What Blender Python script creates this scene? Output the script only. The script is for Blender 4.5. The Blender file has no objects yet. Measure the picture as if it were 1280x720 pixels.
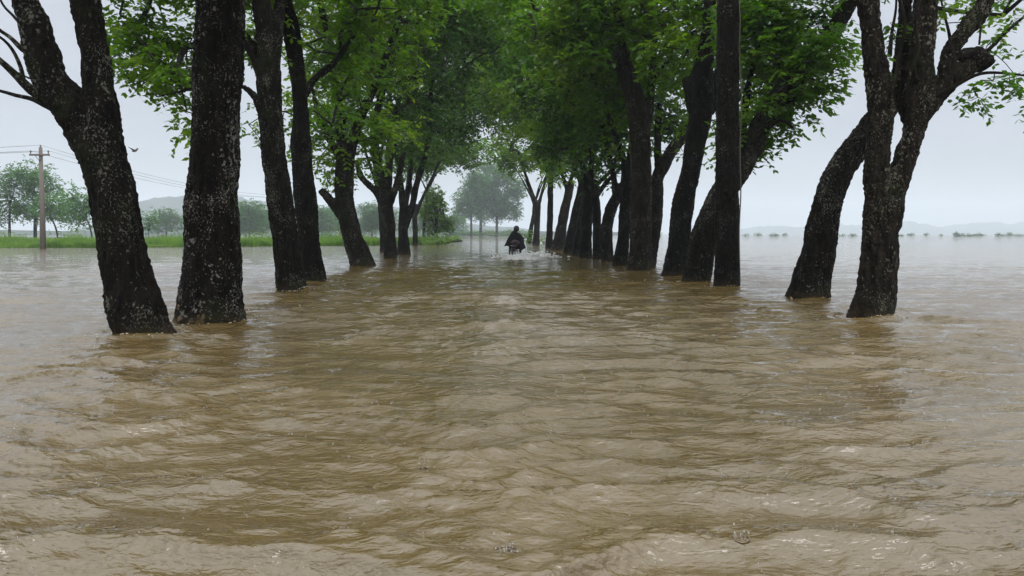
import bpy, bmesh, math, random
import numpy as np
from mathutils import Vector, Matrix
SC = bpy.context.scene
COL = SC.collection

# ------------------------------------------------------------------ camera, sky, sun, exposure
H = 1.10            # eye height above the flood water
F = 1000.0          # focal length in pixels of a 1280 px wide frame
HZ = 292.0          # row of the horizon
cam = bpy.data.cameras.new('camera')
cam.lens = F / 1280 * 36
cam.sensor_width = 36
cam.shift_y = -(360 - HZ) / 1280
cam.clip_start = 0.05
cam.clip_end = 6000
camo = bpy.data.objects.new('camera', cam)
camo.location = (0, 0, H)
camo.rotation_euler = (math.radians(90), 0, 0)
COL.objects.link(camo)
SC.camera = camo

SUN_EL, SUN_AZ = 40.0, 165.0
world = bpy.data.worlds.new('World')
SC.world = world
world.use_nodes = True
nt = world.node_tree
nt.nodes.clear()
out = nt.nodes.new('ShaderNodeOutputWorld')
bg = nt.nodes.new('ShaderNodeBackground')
sky = nt.nodes.new('ShaderNodeTexSky')
sky.sky_type = 'NISHITA'
sky.sun_disc = False
sky.sun_elevation = math.radians(SUN_EL)
sky.sun_rotation = math.radians(SUN_AZ)
tc = nt.nodes.new('ShaderNodeTexCoord')
sep = nt.nodes.new('ShaderNodeSeparateXYZ')
nt.links.new(tc.outputs['Generated'], sep.inputs[0])
ramp = nt.nodes.new('ShaderNodeValToRGB')
ramp.color_ramp.elements[0].position = 0.0
ramp.color_ramp.elements[0].color = (3.3, 3.5, 3.95, 1)
ramp.color_ramp.elements[1].position = 1.0
ramp.color_ramp.elements[1].color = (18.0, 18.2, 18.6, 1)
e_ = ramp.color_ramp.elements.new(0.30)
e_.color = (3.55, 3.75, 4.15, 1)
nt.links.new(sep.outputs['Z'], ramp.inputs[0])
noi = nt.nodes.new('ShaderNodeTexNoise')
noi.inputs['Scale'].default_value = 3.0
noi.inputs['Detail'].default_value = 4
mp = nt.nodes.new('ShaderNodeMapping')
mp.inputs['Scale'].default_value = (1, 1, 3.5)
nt.links.new(tc.outputs['Generated'], mp.inputs[0])
nt.links.new(mp.outputs[0], noi.inputs['Vector'])
mr = nt.nodes.new('ShaderNodeMapRange')
mr.inputs['From Min'].default_value = 0.3
mr.inputs['From Max'].default_value = 0.7
mr.inputs['To Min'].default_value = 0.90
mr.inputs['To Max'].default_value = 1.08
nt.links.new(noi.outputs[0], mr.inputs[0])
mul = nt.nodes.new('ShaderNodeVectorMath')
mul.operation = 'SCALE'
nt.links.new(ramp.outputs[0], mul.inputs[0])
nt.links.new(mr.outputs[0], mul.inputs['Scale'])
mix = nt.nodes.new('ShaderNodeMix')
mix.data_type = 'RGBA'
mix.inputs['Factor'].default_value = 0.94      # the cloud deck hides nearly all of the blue sky
nt.links.new(sky.outputs[0], mix.inputs['A'])
nt.links.new(mul.outputs[0], mix.inputs['B'])
nt.links.new(mix.outputs['Result'], bg.inputs['Color'])
bg.inputs['Strength'].default_value = 0.12
nt.links.new(bg.outputs[0], out.inputs[0])

sun = bpy.data.lights.new('sun', 'SUN')
sun.energy = 1.3
sun.angle = math.radians(30)
sun.color = (1, 0.97, 0.92)
suno = bpy.data.objects.new('sun', sun)
el, az = math.radians(SUN_EL), math.radians(SUN_AZ)
sd = Vector((math.sin(az) * math.cos(el), math.cos(az) * math.cos(el), math.sin(el)))
suno.rotation_euler = sd.to_track_quat('Z', 'Y').to_euler()
suno.location = (0, 0, 30)
COL.objects.link(suno)
SC.view_settings.view_transform = 'Standard'
SC.view_settings.look = 'None'
SC.view_settings.exposure = 0.5
SC.view_settings.gamma = 1.0
SC.cycles.max_bounces = 8
SC.cycles.diffuse_bounces = 4
SC.cycles.transmission_bounces = 6
SC.cycles.volume_bounces = 3
SC.cycles.use_denoising = True

# ------------------------------------------------------------------ helpers
def P(px, py, Y):
    """point at distance Y that stands in this direction from the eye"""
    return np.array([(px - 640) / F * Y, Y, H - (py - HZ) / F * Y])

def GY(py):
    return F * H / (py - HZ)

_perm = np.random.RandomState(7).permutation(256)
_perm = np.concatenate([_perm, _perm])
_rv = np.random.RandomState(8).uniform(-1, 1, 256)
def vnoise(p):
    p = np.asarray(p, float)
    i = np.floor(p).astype(int)
    f = p - i
    u = f * f * (3 - 2 * f)
    i &= 255
    j = (i + 1) & 255
    def hsh(a, b, c):
        return _rv[_perm[_perm[_perm[a] + b] + c]]
    x0, y0, z0 = i[:, 0], i[:, 1], i[:, 2]
    x1, y1, z1 = j[:, 0], j[:, 1], j[:, 2]
    ux, uy, uz = u[:, 0], u[:, 1], u[:, 2]
    def L(a, b, t): return a + (b - a) * t
    return L(L(L(hsh(x0, y0, z0), hsh(x1, y0, z0), ux), L(hsh(x0, y1, z0), hsh(x1, y1, z0), ux), uy),
             L(L(hsh(x0, y0, z1), hsh(x1, y0, z1), ux), L(hsh(x0, y1, z1), hsh(x1, y1, z1), ux), uy), uz)

def fbm(p, n=3):
    s, a = 0, 1.0
    for k in range(n):
        s = s + a * vnoise(p * 2 ** k + 17.3 * k)
        a *= 0.5
    return s

def mesh_np(name, V, Q, mat=None, smooth=False):
    """mesh from vertex array V and an (n,3) or (n,4) face array"""
    me = bpy.data.meshes.new(name)
    V = np.ascontiguousarray(V, np.float32)
    Q = np.ascontiguousarray(Q, np.int32)
    k = Q.shape[1]
    me.vertices.add(len(V))
    me.vertices.foreach_set('co', V.ravel())
    me.loops.add(Q.size)
    me.loops.foreach_set('vertex_index', Q.ravel())
    me.polygons.add(len(Q))
    me.polygons.foreach_set('loop_start', np.arange(0, Q.size, k, dtype=np.int32))
    me.polygons.foreach_set('loop_total', np.full(len(Q), k, np.int32))
    if smooth:
        me.polygons.foreach_set('use_smooth', np.ones(len(Q), bool))
    me.update(calc_edges=True)
    if mat: me.materials.append(mat)
    return me

def link(name, me, parent=None, origin=None):
    """link a mesh given in world coordinates; origin moves its object origin there"""
    o = bpy.data.objects.new(name, me)
    COL.objects.link(o)
    if parent is not None:
        o.parent = parent
        pl = np.array(parent_world(parent))
        me.transform(Matrix.Translation(Vector(-pl)))
    elif origin is not None:
        me.transform(Matrix.Translation(-Vector(origin)))
        o.location = origin
    return o

def parent_world(o):
    v = Vector(o.location)
    while o.parent is not None:
        o = o.parent
        v += Vector(o.location)
    return v

def tag(o, label=None, cat=None, group=None, kind=None):
    if label: o['label'] = label
    if cat: o['category'] = cat
    if group: o['group'] = group
    if kind: o['kind'] = kind
    return o

def thing(name, loc, label, cat, group=None):
    o = bpy.data.objects.new(name, None)
    o.empty_display_size = 0.3
    o.location = tuple(float(c) for c in loc)
    COL.objects.link(o)
    return tag(o, label, cat, group)

def frames(D):
    """two unit vectors at right angles to each row of D"""
    D = D / np.maximum(np.linalg.norm(D, axis=1, keepdims=True), 1e-9)
    ref = np.where(np.abs(D[:, 2:3]) < 0.9, np.array([[0., 0, 1]]), np.array([[1., 0, 0]]))
    A = np.cross(D, ref)
    A /= np.linalg.norm(A, axis=1, keepdims=True)
    return A, np.cross(D, A)

def tube(pts, rad, n=10, caps=True):
    """one continuous tube through pts"""
    pts = np.asarray(pts, float)
    rad = np.asarray(rad, float)
    T = np.gradient(pts, axis=0)
    T /= np.maximum(np.linalg.norm(T, axis=1, keepdims=True), 1e-9)
    ref = np.array([0.31, 0.95, 0.05])
    A = np.cross(T, ref); A /= np.maximum(np.linalg.norm(A, axis=1, keepdims=True), 1e-6)
    B = np.cross(T, A)
    th = np.arange(n) / n * 2 * math.pi
    ring = pts[:, None] + rad[:, None, None] * (np.cos(th)[None, :, None] * A[:, None] + np.sin(th)[None, :, None] * B[:, None])
    V = ring.reshape(-1, 3)
    m = len(pts)
    i = np.arange(m - 1)[:, None] * n
    j = np.arange(n)[None]
    k = (j + 1) % n
    Q = np.stack([i + j, i + k, i + n + k, i + n + j], -1).reshape(-1, 4)
    if caps:
        c0, c1 = len(V), len(V) + 1
        V = np.vstack([V, pts[0], pts[-1]])
        j = np.arange(n); k = (j + 1) % n
        a = np.stack([np.full(n, c0), k, j, j], -1)
        b = np.stack([np.full(n, c1), (m - 1) * n + j, (m - 1) * n + k, (m - 1) * n + k], -1)
        return V, Q, np.vstack([a, b])[:, :3]
    return V, Q, None

class Mix:
    """collects tubes / boxes as triangles"""
    def __init__(self):
        self.V, self.T, self.n = [], [], 0
    def add(self, V, Q, T=None):
        Q = np.asarray(Q)
        if Q.shape[1] == 4:
            tt = np.vstack([Q[:, [0, 1, 2]], Q[:, [0, 2, 3]]])
        else:
            tt = Q
        if T is not None and len(T): tt = np.vstack([tt, T])
        self.V.append(np.asarray(V, float)); self.T.append(tt + self.n); self.n += len(V)
    def tube(self, pts, rad, n=10):
        rad = np.full(len(pts), rad) if np.isscalar(rad) else rad
        V, Q, T = tube(pts, rad, n)
        self.add(V, Q, T)
    def box(self, c, s, rz=0.0, rx=0.0):
        c = np.array(c, float); s = np.array(s, float) / 2
        v = np.array([[x, y, z] for x in (-1, 1) for y in (-1, 1) for z in (-1, 1)], float) * s
        if rx:
            cc, ss = math.cos(rx), math.sin(rx)
            v = v @ np.array([[1, 0, 0], [0, cc, ss], [0, -ss, cc]])
        if rz:
            cc, ss = math.cos(rz), math.sin(rz)
            v = v @ np.array([[cc, ss, 0], [-ss, cc, 0], [0, 0, 1]])
        q = np.array([[0, 1, 3, 2], [4, 6, 7, 5], [0, 4, 5, 1], [2, 3, 7, 6], [0, 2, 6, 4], [1, 5, 7, 3]])
        self.add(v + c, q)
    def ellipsoid(self, c, r, n=12, m=8, amp=0.0):
        th = np.linspace(0, math.pi, m + 1)
        ph = np.arange(n) / n * 2 * math.pi
        V = np.array([[math.sin(t) * math.cos(p), math.sin(t) * math.sin(p), math.cos(t)] for t in th for p in ph])
        if amp: V = V * (1 + amp * vnoise(V * 2 + 3))[:, None]
        i = np.arange(m)[:, None] * n; j = np.arange(n)[None]; k = (j + 1) % n
        Q = np.stack([i + j, i + n + j, i + n + k, i + k], -1).reshape(-1, 4)
        self.add(V * np.array(r) + np.array(c), Q)
    def mesh(self, name, mat, smooth=False):
        return mesh_np(name, np.vstack(self.V), np.vstack(self.T), mat, smooth)

def catmull(nodes, step):
    """smooth resampling of rows (x, y, z, radius)"""
    N = np.asarray(nodes, float)
    if len(N) == 2:
        k = max(2, int(np.linalg.norm(N[1, :3] - N[0, :3]) / step))
        t = np.linspace(0, 1, k + 1)[:, None]
        return N[0] * (1 - t) + N[1] * t
    E = np.vstack([2 * N[0] - N[1], N, 2 * N[-1] - N[-2]])
    E[0, 3] = N[0, 3]; E[-1, 3] = N[-1, 3]
    res = []
    for i in range(1, len(E) - 2):
        p0, p1, p2, p3 = E[i - 1], E[i], E[i + 1], E[i + 2]
        k = max(1, int(np.linalg.norm(p2[:3] - p1[:3]) / step))
        t = (np.arange(k) / k)[:, None]
        res.append(0.5 * ((2 * p1) + (-p0 + p2) * t + (2 * p0 - 5 * p1 + 4 * p2 - p3) * t ** 2 + (-p0 + 3 * p1 - 3 * p2 + p3) * t ** 3))
    res.append(N[-1:])
    R = np.vstack(res)
    R[:, 3] = np.maximum(R[:, 3], 0.004)
    return R

# ------------------------------------------------------------------ materials
def new_mat(name):
    m = bpy.data.materials.new(name)
    m.use_nodes = True
    n = m.node_tree
    b = n.nodes['Principled BSDF']
    return m, n, b

def simple_mat(name, col, rough=0.6, metal=0.0, spec=0.5, var=0.12, scale=8.0):
    m, n, b = new_mat(name)
    b.inputs['Roughness'].default_value = rough
    b.inputs['Metallic'].default_value = metal
    b.inputs['Specular IOR Level'].default_value = spec
    t = n.nodes.new('ShaderNodeTexCoord')
    x = n.nodes.new('ShaderNodeTexNoise'); x.inputs['Scale'].default_value = scale; x.inputs['Detail'].default_value = 4
    n.links.new(t.outputs['Object'], x.inputs['Vector'])
    r = n.nodes.new('ShaderNodeValToRGB')
    r.color_ramp.elements[0].position = 0.3
    r.color_ramp.elements[1].position = 0.7
    r.color_ramp.elements[0].color = tuple(c * (1 - var) for c in col) + (1,)
    r.color_ramp.elements[1].color = tuple(min(1, c * (1 + var)) for c in col) + (1,)
    n.links.new(x.outputs[0], r.inputs[0])
    n.links.new(r.outputs[0], b.inputs['Base Color'])
    return m

def bark_mat(name, dark, mid, fleck, amount, peel=None):
    m, n, b = new_mat(name)
    L = n.links.new
    t = n.nodes.new('ShaderNodeTexCoord')
    mp = n.nodes.new('ShaderNodeMapping'); mp.inputs['Scale'].default_value = (1, 1, 0.28)
    L(t.outputs['Object'], mp.inputs[0])
    a = n.nodes.new('ShaderNodeTexNoise'); a.inputs['Scale'].default_value = 14; a.inputs['Detail'].default_value = 6
    L(mp.outputs[0], a.inputs['Vector'])
    r = n.nodes.new('ShaderNodeValToRGB')
    r.color_ramp.elements[0].position = 0.38; r.color_ramp.elements[0].color = dark + (1,)
    r.color_ramp.elements[1].position = 0.68; r.color_ramp.elements[1].color = mid + (1,)
    L(a.outputs[0], r.inputs[0])
    # lichen: pale flecks of two sizes
    dn = n.nodes.new('ShaderNodeTexNoise'); dn.inputs['Scale'].default_value = 22; dn.inputs['Detail'].default_value = 3
    L(t.outputs['Object'], dn.inputs['Vector'])
    dm = n.nodes.new('ShaderNodeMixRGB'); dm.blend_type = 'ADD'; dm.inputs[0].default_value = 0.05
    L(t.outputs['Object'], dm.inputs[1]); L(dn.outputs['Color'], dm.inputs[2])
    col = r.outputs[0]
    for sc, th, sd in ((52, 0.50, 1.0), (26, 0.42, 3.0)):
        v = n.nodes.new('ShaderNodeTexNoise'); v.inputs['Scale'].default_value = sc; v.inputs['Detail'].default_value = 2.5
        v.inputs['Roughness'].default_value = 0.55
        mm = n.nodes.new('ShaderNodeMapping'); mm.inputs['Location'].default_value = (sd * 7, sd * 3, sd)
        mm.inputs['Scale'].default_value = (1, 1, 0.75)
        L(dm.outputs[0], mm.inputs[0]); L(mm.outputs[0], v.inputs['Vector'])
        big = n.nodes.new('ShaderNodeTexNoise'); big.inputs['Scale'].default_value = 2.6
        L(mm.outputs[0], big.inputs['Vector'])
        ad = n.nodes.new('ShaderNodeMath'); ad.operation = 'MULTIPLY_ADD'; ad.inputs[1].default_value = 0.6
        L(big.outputs[0], ad.inputs[0]); L(v.outputs[0], ad.inputs[2])
        rr = n.nodes.new('ShaderNodeValToRGB')
        rr.color_ramp.elements[0].position = 0.965 - amount; rr.color_ramp.elements[0].color = (0, 0, 0, 1)
        rr.color_ramp.elements[1].position = 0.998 - amount; rr.color_ramp.elements[1].color = (1, 1, 1, 1)
        L(ad.outputs[0], rr.inputs[0])
        mx = n.nodes.new('ShaderNodeMixRGB'); L(rr.outputs[0], mx.inputs[0]); L(col, mx.inputs[1])
        mx.inputs[2].default_value = tuple(c * (1.0 if sc > 20 else 0.6) for c in fleck) + (1,)
        col = mx.outputs[0]
    if peel:
        sp = n.nodes.new('ShaderNodeSeparateXYZ'); L(t.outputs['Object'], sp.inputs[0])
        pn = n.nodes.new('ShaderNodeTexNoise'); pn.inputs['Scale'].default_value = 9; pn.inputs['Detail'].default_value = 5
        L(t.outputs['Object'], pn.inputs['Vector'])
        ma = n.nodes.new('ShaderNodeMath'); ma.operation = 'MULTIPLY_ADD'; ma.inputs[1].default_value = -0.55; L(sp.outputs['Z'], ma.inputs[0]); L(pn.outputs[0], ma.inputs[2])
        mb = n.nodes.new('ShaderNodeMath'); mb.operation = 'MULTIPLY_ADD'; mb.inputs[1].default_value = -0.25; L(sp.outputs['X'], mb.inputs[0]); L(ma.outputs[0], mb.inputs[2])
        rp = n.nodes.new('ShaderNodeValToRGB')
        rp.color_ramp.elements[0].position = 0.50; rp.color_ramp.elements[0].color = (0, 0, 0, 1)
        rp.color_ramp.elements[1].position = 0.53; rp.color_ramp.elements[1].color = (1, 1, 1, 1)
        L(mb.outputs[0], rp.inputs[0])
        mx = n.nodes.new('ShaderNodeMixRGB'); L(rp.outputs[0], mx.inputs[0]); L(col, mx.inputs[1]); mx.inputs[2].default_value = peel + (1,)
        col = mx.outputs[0]
    # muddy tide mark just above the water
    sz = n.nodes.new('ShaderNodeSeparateXYZ'); L(t.outputs['Object'], sz.inputs[0])
    tz = n.nodes.new('ShaderNodeMath'); tz.operation = 'MULTIPLY_ADD'; tz.inputs[1].default_value = 0.35; L(a.outputs[0], tz.inputs[0]); L(sz.outputs['Z'], tz.inputs[2])
    tr = n.nodes.new('ShaderNodeValToRGB')
    tr.color_ramp.elements[0].position = 0.22; tr.color_ramp.elements[0].color = (.75, .75, .75, 1)
    tr.color_ramp.elements[1].position = 0.34; tr.color_ramp.elements[1].color = (0, 0, 0, 1)
    L(tz.outputs[0], tr.inputs[0])
    tm = n.nodes.new('ShaderNodeMixRGB'); L(tr.outputs[0], tm.inputs[0]); L(col, tm.inputs[1]); tm.inputs[2].default_value = (.030, .021, .012, 1)
    # thin moss film in patches
    mo = n.nodes.new('ShaderNodeTexNoise'); mo.inputs['Scale'].default_value = 1.7; mo.inputs['Detail'].default_value = 7; mo.inputs['Roughness'].default_value = .7
    L(t.outputs['Object'], mo.inputs['Vector'])
    mr_ = n.nodes.new('ShaderNodeValToRGB')
    mr_.color_ramp.elements[0].position = 0.54; mr_.color_ramp.elements[0].color = (0, 0, 0, 1)
    mr_.color_ramp.elements[1].position = 0.66; mr_.color_ramp.elements[1].color = (.7, .7, .7, 1)
    L(mo.outputs[0], mr_.inputs[0])
    mg = n.nodes.new('ShaderNodeMixRGB'); L(mr_.outputs[0], mg.inputs[0]); L(tm.outputs[0], mg.inputs[1]); mg.inputs[2].default_value = (.014, .019, .006, 1)
    L(mg.outputs[0], b.inputs['Base Color'])
    b.inputs['Roughness'].default_value = 0.7
    b.inputs['Specular IOR Level'].default_value = 0.08
    f = n.nodes.new('ShaderNodeTexNoise'); f.inputs['Scale'].default_value = 30; f.inputs['Detail'].default_value = 8; f.inputs['Roughness'].default_value = 0.7
    L(mp.outputs[0], f.inputs['Vector'])
    bu = n.nodes.new('ShaderNodeBump'); bu.inputs['Strength'].default_value = 1.0; bu.inputs['Distance'].default_value = 0.06
    L(f.outputs[0], bu.inputs['Height']); L(bu.outputs[0], b.inputs['Normal'])
    return m

BARK = bark_mat('wet bark', (0.0018, 0.0014, 0.0012), (0.012, 0.009, 0.0065), (0.12, 0.12, 0.10), 0.0)
BARK_L2 = bark_mat('wet bark with peeled foot', (0.0018, 0.0014, 0.0012), (0.012, 0.009, 0.007), (0.17, 0.165, 0.145), 0.018, peel=(0.26, 0.18, 0.10))
BARK_B = bark_mat('wet black bark', (0.0015, 0.0012, 0.001), (0.008, 0.0065, 0.005), (0.09, 0.09, 0.08), -0.01)
BARK_R = bark_mat('wet brown bark', (0.004, 0.003, 0.0024), (0.024, 0.018, 0.013), (0.13, 0.125, 0.095), 0.0)
TWIG = simple_mat('twig', (0.012, 0.010, 0.007), 0.7)

def leaf_mat(name, c0, c1, c2, trans=0.5):
    m = bpy.data.materials.new(name); m.use_nodes = True
    n = m.node_tree; n.nodes.clear(); L = n.links.new
    o = n.nodes.new('ShaderNodeOutputMaterial')
    t = n.nodes.new('ShaderNodeTexCoord')
    x = n.nodes.new('ShaderNodeTexNoise'); x.inputs['Scale'].default_value = 0.55; x.inputs['Detail'].default_value = 6; x.inputs['Roughness'].default_value = 0.75
    L(t.outputs['Object'], x.inputs['Vector'])
    r = n.nodes.new('ShaderNodeValToRGB')
    r.color_ramp.elements[0].position = 0.33; r.color_ramp.elements[0].color = c0 + (1,)
    r.color_ramp.elements[1].position = 0.70; r.color_ramp.elements[1].color = c2 + (1,)
    e = r.color_ramp.elements.new(0.52); e.color = c1 + (1,)
    L(x.outputs[0], r.inputs[0])
    p = n.nodes.new('ShaderNodeBsdfPrincipled'); p.inputs['Roughness'].default_value = 0.38; p.inputs['Specular IOR Level'].default_value = 0.45
    L(r.outputs[0], p.inputs['Base Color'])
    tr = n.nodes.new('ShaderNodeBsdfTranslucent')
    g = n.nodes.new('ShaderNodeMixRGB'); g.blend_type = 'MULTIPLY'; g.inputs[0].default_value = 1; g.inputs[2].default_value = (2.1, 1.95, 0.5, 1)
    L(r.outputs[0], g.inputs[1]); L(g.outputs[0], tr.inputs['Color'])
    mx = n.nodes.new('ShaderNodeMixShader'); mx.inputs[0].default_value = trans
    L(p.outputs[0], mx.inputs[1]); L(tr.outputs[0], mx.inputs[2]); L(mx.outputs[0], o.inputs[0])
    return m
LEAF = leaf_mat('avenue leaf', (0.020, 0.075, 0.006), (0.055, 0.140, 0.010), (0.13, 0.205, 0.018), 0.56)
LEAF_FAR = leaf_mat('far leaf', (0.016, 0.070, 0.018), (0.035, 0.120, 0.028), (0.075, 0.19, 0.04), 0.5)
LEAF_DARK = leaf_mat('dark and shaded leaf', (0.010, 0.042, 0.006), (0.028, 0.090, 0.010), (0.07, 0.15, 0.018), 0.5)  # shade inside the avenue crowns painted as darker leaf colour; also dark brush
LEAF_LIT = leaf_mat('lit leaf', (0.028, 0.092, 0.007), (0.080, 0.175, 0.012), (0.18, 0.25, 0.020), 0.6)  # light on the brighter avenue crowns painted in as a paler leaf colour
LEAF_PALE = leaf_mat('light leaf', (0.05, 0.11, 0.025), (0.09, 0.18, 0.035), (0.15, 0.25, 0.05), 0.4)
GRASSM = leaf_mat('bank grass', (0.045, 0.10, 0.018), (0.09, 0.19, 0.03), (0.17, 0.27, 0.06), 0.35)

def water_mat():
    m, n, b = new_mat('muddy flood water'); L = n.links.new
    t = n.nodes.new('ShaderNodeTexCoord')
    x = n.nodes.new('ShaderNodeTexNoise'); x.inputs['Scale'].default_value = 0.5; x.inputs['Detail'].default_value = 5
    L(t.outputs['Object'], x.inputs['Vector'])
    r = n.nodes.new('ShaderNodeValToRGB')
    r.color_ramp.elements[0].position = 0.3; r.color_ramp.elements[0].color = (0.074, 0.050, 0.016, 1)
    r.color_ramp.elements[1].position = 0.7; r.color_ramp.elements[1].color = (0.112, 0.077, 0.028, 1)
    L(x.outputs[0], r.inputs[0])
    L(r.outputs[0], b.inputs['Base Color'])
    b.inputs['Roughness'].default_value = 0.04
    b.inputs['IOR'].default_value = 1.72
    mp = n.nodes.new('ShaderNodeMapping'); mp.inputs['Scale'].default_value = (0.42, 1, 1)
    L(t.outputs['Object'], mp.inputs[0])
    ysep = n.nodes.new('ShaderNodeSeparateXYZ'); L(t.outputs['Object'], ysep.inputs[0])
    prev = None
    for sc, dist, st in ((3.0, 0.05, 0.4), (9.0, 0.024, 0.7), (26.0, 0.016, 0.8), (75.0, 0.0045, 0.75)):
        w = n.nodes.new('ShaderNodeTexNoise'); w.inputs['Scale'].default_value = sc; w.inputs['Detail'].default_value = 3; w.inputs['Distortion'].default_value = 0.6
        L(mp.outputs[0], w.inputs['Vector'])
        bu = n.nodes.new('ShaderNodeBump'); bu.inputs['Strength'].default_value = st; bu.inputs['Distance'].default_value = dist
        L(w.outputs[0], bu.inputs['Height'])
        cs = n.nodes.new('ShaderNodeMapRange'); cs.inputs['From Min'].default_value = 12; cs.inputs['From Max'].default_value = 45
        cs.inputs['To Min'].default_value = st; cs.inputs['To Max'].default_value = min(1.0, st * 1.5)
        L(ysep.outputs['Y'], cs.inputs['Value']); L(cs.outputs[0], bu.inputs['Strength'])
        if prev: L(prev, bu.inputs['Normal'])
        prev = bu.outputs[0]
    L(prev, b.inputs['Normal'])
    return m
WATER = water_mat()
FOAM = simple_mat('white spray', (0.90, 0.90, 0.88), 0.35, var=0.05)
CONCRETE = simple_mat('weathered pole', (0.13, 0.11, 0.095), 0.85)
WIRE = simple_mat('wire', (0.03, 0.03, 0.03), 0.6)
HILL = simple_mat('wooded hill', (0.035, 0.055, 0.045), 0.95, var=0.35, scale=0.05)
MUD = simple_mat('bank soil', (0.10, 0.085, 0.04), 0.95, var=0.3)

# ------------------------------------------------------------------ water
SURF = {}
def surf(x, y):
    'height of the wavy water at a place'
    i = int(min(max(np.searchsorted(SURF['y'], y), 0), len(SURF['y']) - 1)); hw = .80 * SURF['y'][i] + 1.6
    j = int(round((x / hw + 1) / 2 * (SURF['z'].shape[1] - 1)))
    return float(SURF['z'][i, min(max(j, 0), SURF['z'].shape[1] - 1)])

def build_water():
    rng = np.random.RandomState(3)
    rows = [1.9]
    while rows[-1] < 700:
        y = rows[-1]
        rows.append(y * (1.0042 if y < 10 else 1.0055 if y < 16 else 1.0075 if y < 60 else 1.03))
    Yr = np.array(rows)
    M = 660
    u = np.linspace(-1, 1, M)
    X = u[None] * (0.80 * Yr[:, None] + 1.6)
    Y = np.repeat(Yr[:, None], M, 1)
    cell = np.maximum(np.gradient(Yr), (0.80 * Yr + 1.6) * 2 / M)[:, None]
    Z = np.zeros_like(X); DX = np.zeros_like(X); DY = np.zeros_like(X)
    flat = np.stack([X.ravel(), Y.ravel(), np.zeros(X.size)], 1)
    grp = [fbm(flat * s + o, 2).reshape(X.shape) for s, o in ((0.35, 5.), (0.55, 25.), (0.9, 50.), (1.6, 77.))]
    warp = fbm(flat * 0.45 + 9, 2).reshape(X.shape) * 0.35
    NW = 96
    for i in range(NW):
        lam = 0.075 * (1.7 / 0.075) ** ((i + rng.rand()) / NW)
        ang = rng.normal(0, 0.26) + (math.pi if rng.rand() < 0.25 else 0)
        if i % 6 == 0: ang = rng.choice([-1, 1]) * rng.uniform(0.5, 0.95)      # the crossing wake pattern
        k = 2 * math.pi / lam
        kx, ky = k * math.sin(ang), k * math.cos(ang)
        amp = 0.0046 * lam ** 0.95 * math.exp(-((lam - 0.25) / 0.75) ** 2)
        fade = np.clip((lam / cell - 2.2) / 2.0, 0, 1)
        if fade.max() <= 0: continue
        mod = np.clip(0.9 + 1.1 * grp[i % 4], 0.12, 2.2)
        ph = kx * (X + warp) + ky * (Y + warp * 0.6) + rng.rand() * 6.28
        c, s = np.cos(ph), np.sin(ph)
        Z += amp * mod * fade * c
        DX -= 0.55 * amp * mod * fade * s * kx / k
        DY -= 0.55 * amp * mod * fade * s * ky / k
    # regular scalloped wave trains running down the avenue, left by the traffic
    scal = 0.11 * np.cos(2 * math.pi * (X + 0.2 + 0.25 * warp) / 2.1) + 0.035 * np.cos(2 * math.pi * X / 0.93 + 1 + warp * 3)
    for lam, am, o in ((1.15, 0.012, 3.), (0.68, 0.022, 0.), (0.43, 0.0125, 1.), (0.29, 0.0072, 2.3), (0.17, 0.0028, 4.)):
        fade = np.clip((lam / cell - 2.2) / 2.0, 0, 1)
        k = 2 * math.pi / lam
        ph = k * (Y + scal * (1 + .2 * o) + 0.10 * warp + o)
        md = np.clip(0.85 + 0.9 * grp[int(o) % 4], 0.15, 2.0) * fade * am
        Z += md * (np.cos(ph) + 0.28 * np.cos(2 * ph))
        DY -= 0.5 * md * np.sin(ph)
    # rings where raindrops have just struck
    for _ in range(420):
        ry = 2.3 * (9 / 2.3) ** rng.rand(); rx = rng.uniform(-.75, .75) * ry
        R0 = rng.uniform(.02, .11)
        i0, i1 = np.searchsorted(Yr, ry - R0 - .06), np.searchsorted(Yr, ry + R0 + .06)
        if i1 - i0 < 2: continue
        sub = np.s_[i0:i1]
        d = np.sqrt((X[sub] - rx) ** 2 + (Y[sub] - ry) ** 2)
        Z[sub] += rng.uniform(.0012, .0035) * np.cos((d - R0) * 2 * math.pi / .038) * np.exp(-((d - R0) / .03) ** 2)
    # calmer away from the avenue's middle and far off
    calm = np.clip(1.15 - np.abs(X) / 26, 0.45, 1) * np.clip(1.25 - Y / 60, 0.35, 1)
    # rings round the nearest trunks
    for bx, by, rr in TRUNK_FEET:
        d = np.sqrt((X - bx) ** 2 + (Y - by) ** 2)
        Z += np.where(d < rr + 1.1, 0.016 * np.cos((d - rr) * 30 + 1.5 * np.arctan2(Y - by, X - bx)) * np.exp(-np.maximum(d - rr, 0) * 4.5), 0)
    # wake behind the motorcycle
    bx, by = BIKE[0], BIKE[1]
    back = np.maximum(by - Y, 0)
    for sgn in (-1, 1):
        off = (X - bx) - sgn * back * 0.30
        Z += 0.030 * np.exp(-(off / (0.25 + back * 0.02)) ** 2) * np.exp(-back / 9) * (back > 0) * np.cos(off * 7)
    Z *= calm
    V = np.stack([X + DX * calm, Y + DY * calm, Z], -1)
    SURF['y'] = Yr; SURF['z'] = Z
    n, m = X.shape
    i = np.arange(n - 1)[:, None] * m; j = np.arange(m - 1)[None]
    Q = np.stack([i + j, i + j + 1, i + m + j + 1, i + m + j], -1).reshape(-1, 4)
    V = V.reshape(-1, 3)
    # the flood goes on in every direction below / beyond the finely waved part
    g = np.array([-1600., -400, -100, -30, 0, 30, 100, 400, 1600])
    gy = np.array([-400., -100, -30, 0, 30, 100, 300, 700, 1600])
    W = np.array([[x, y, -0.09] for y in gy for x in g])
    i = np.arange(len(gy) - 1)[:, None] * len(g); j = np.arange(len(g) - 1)[None]
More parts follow.
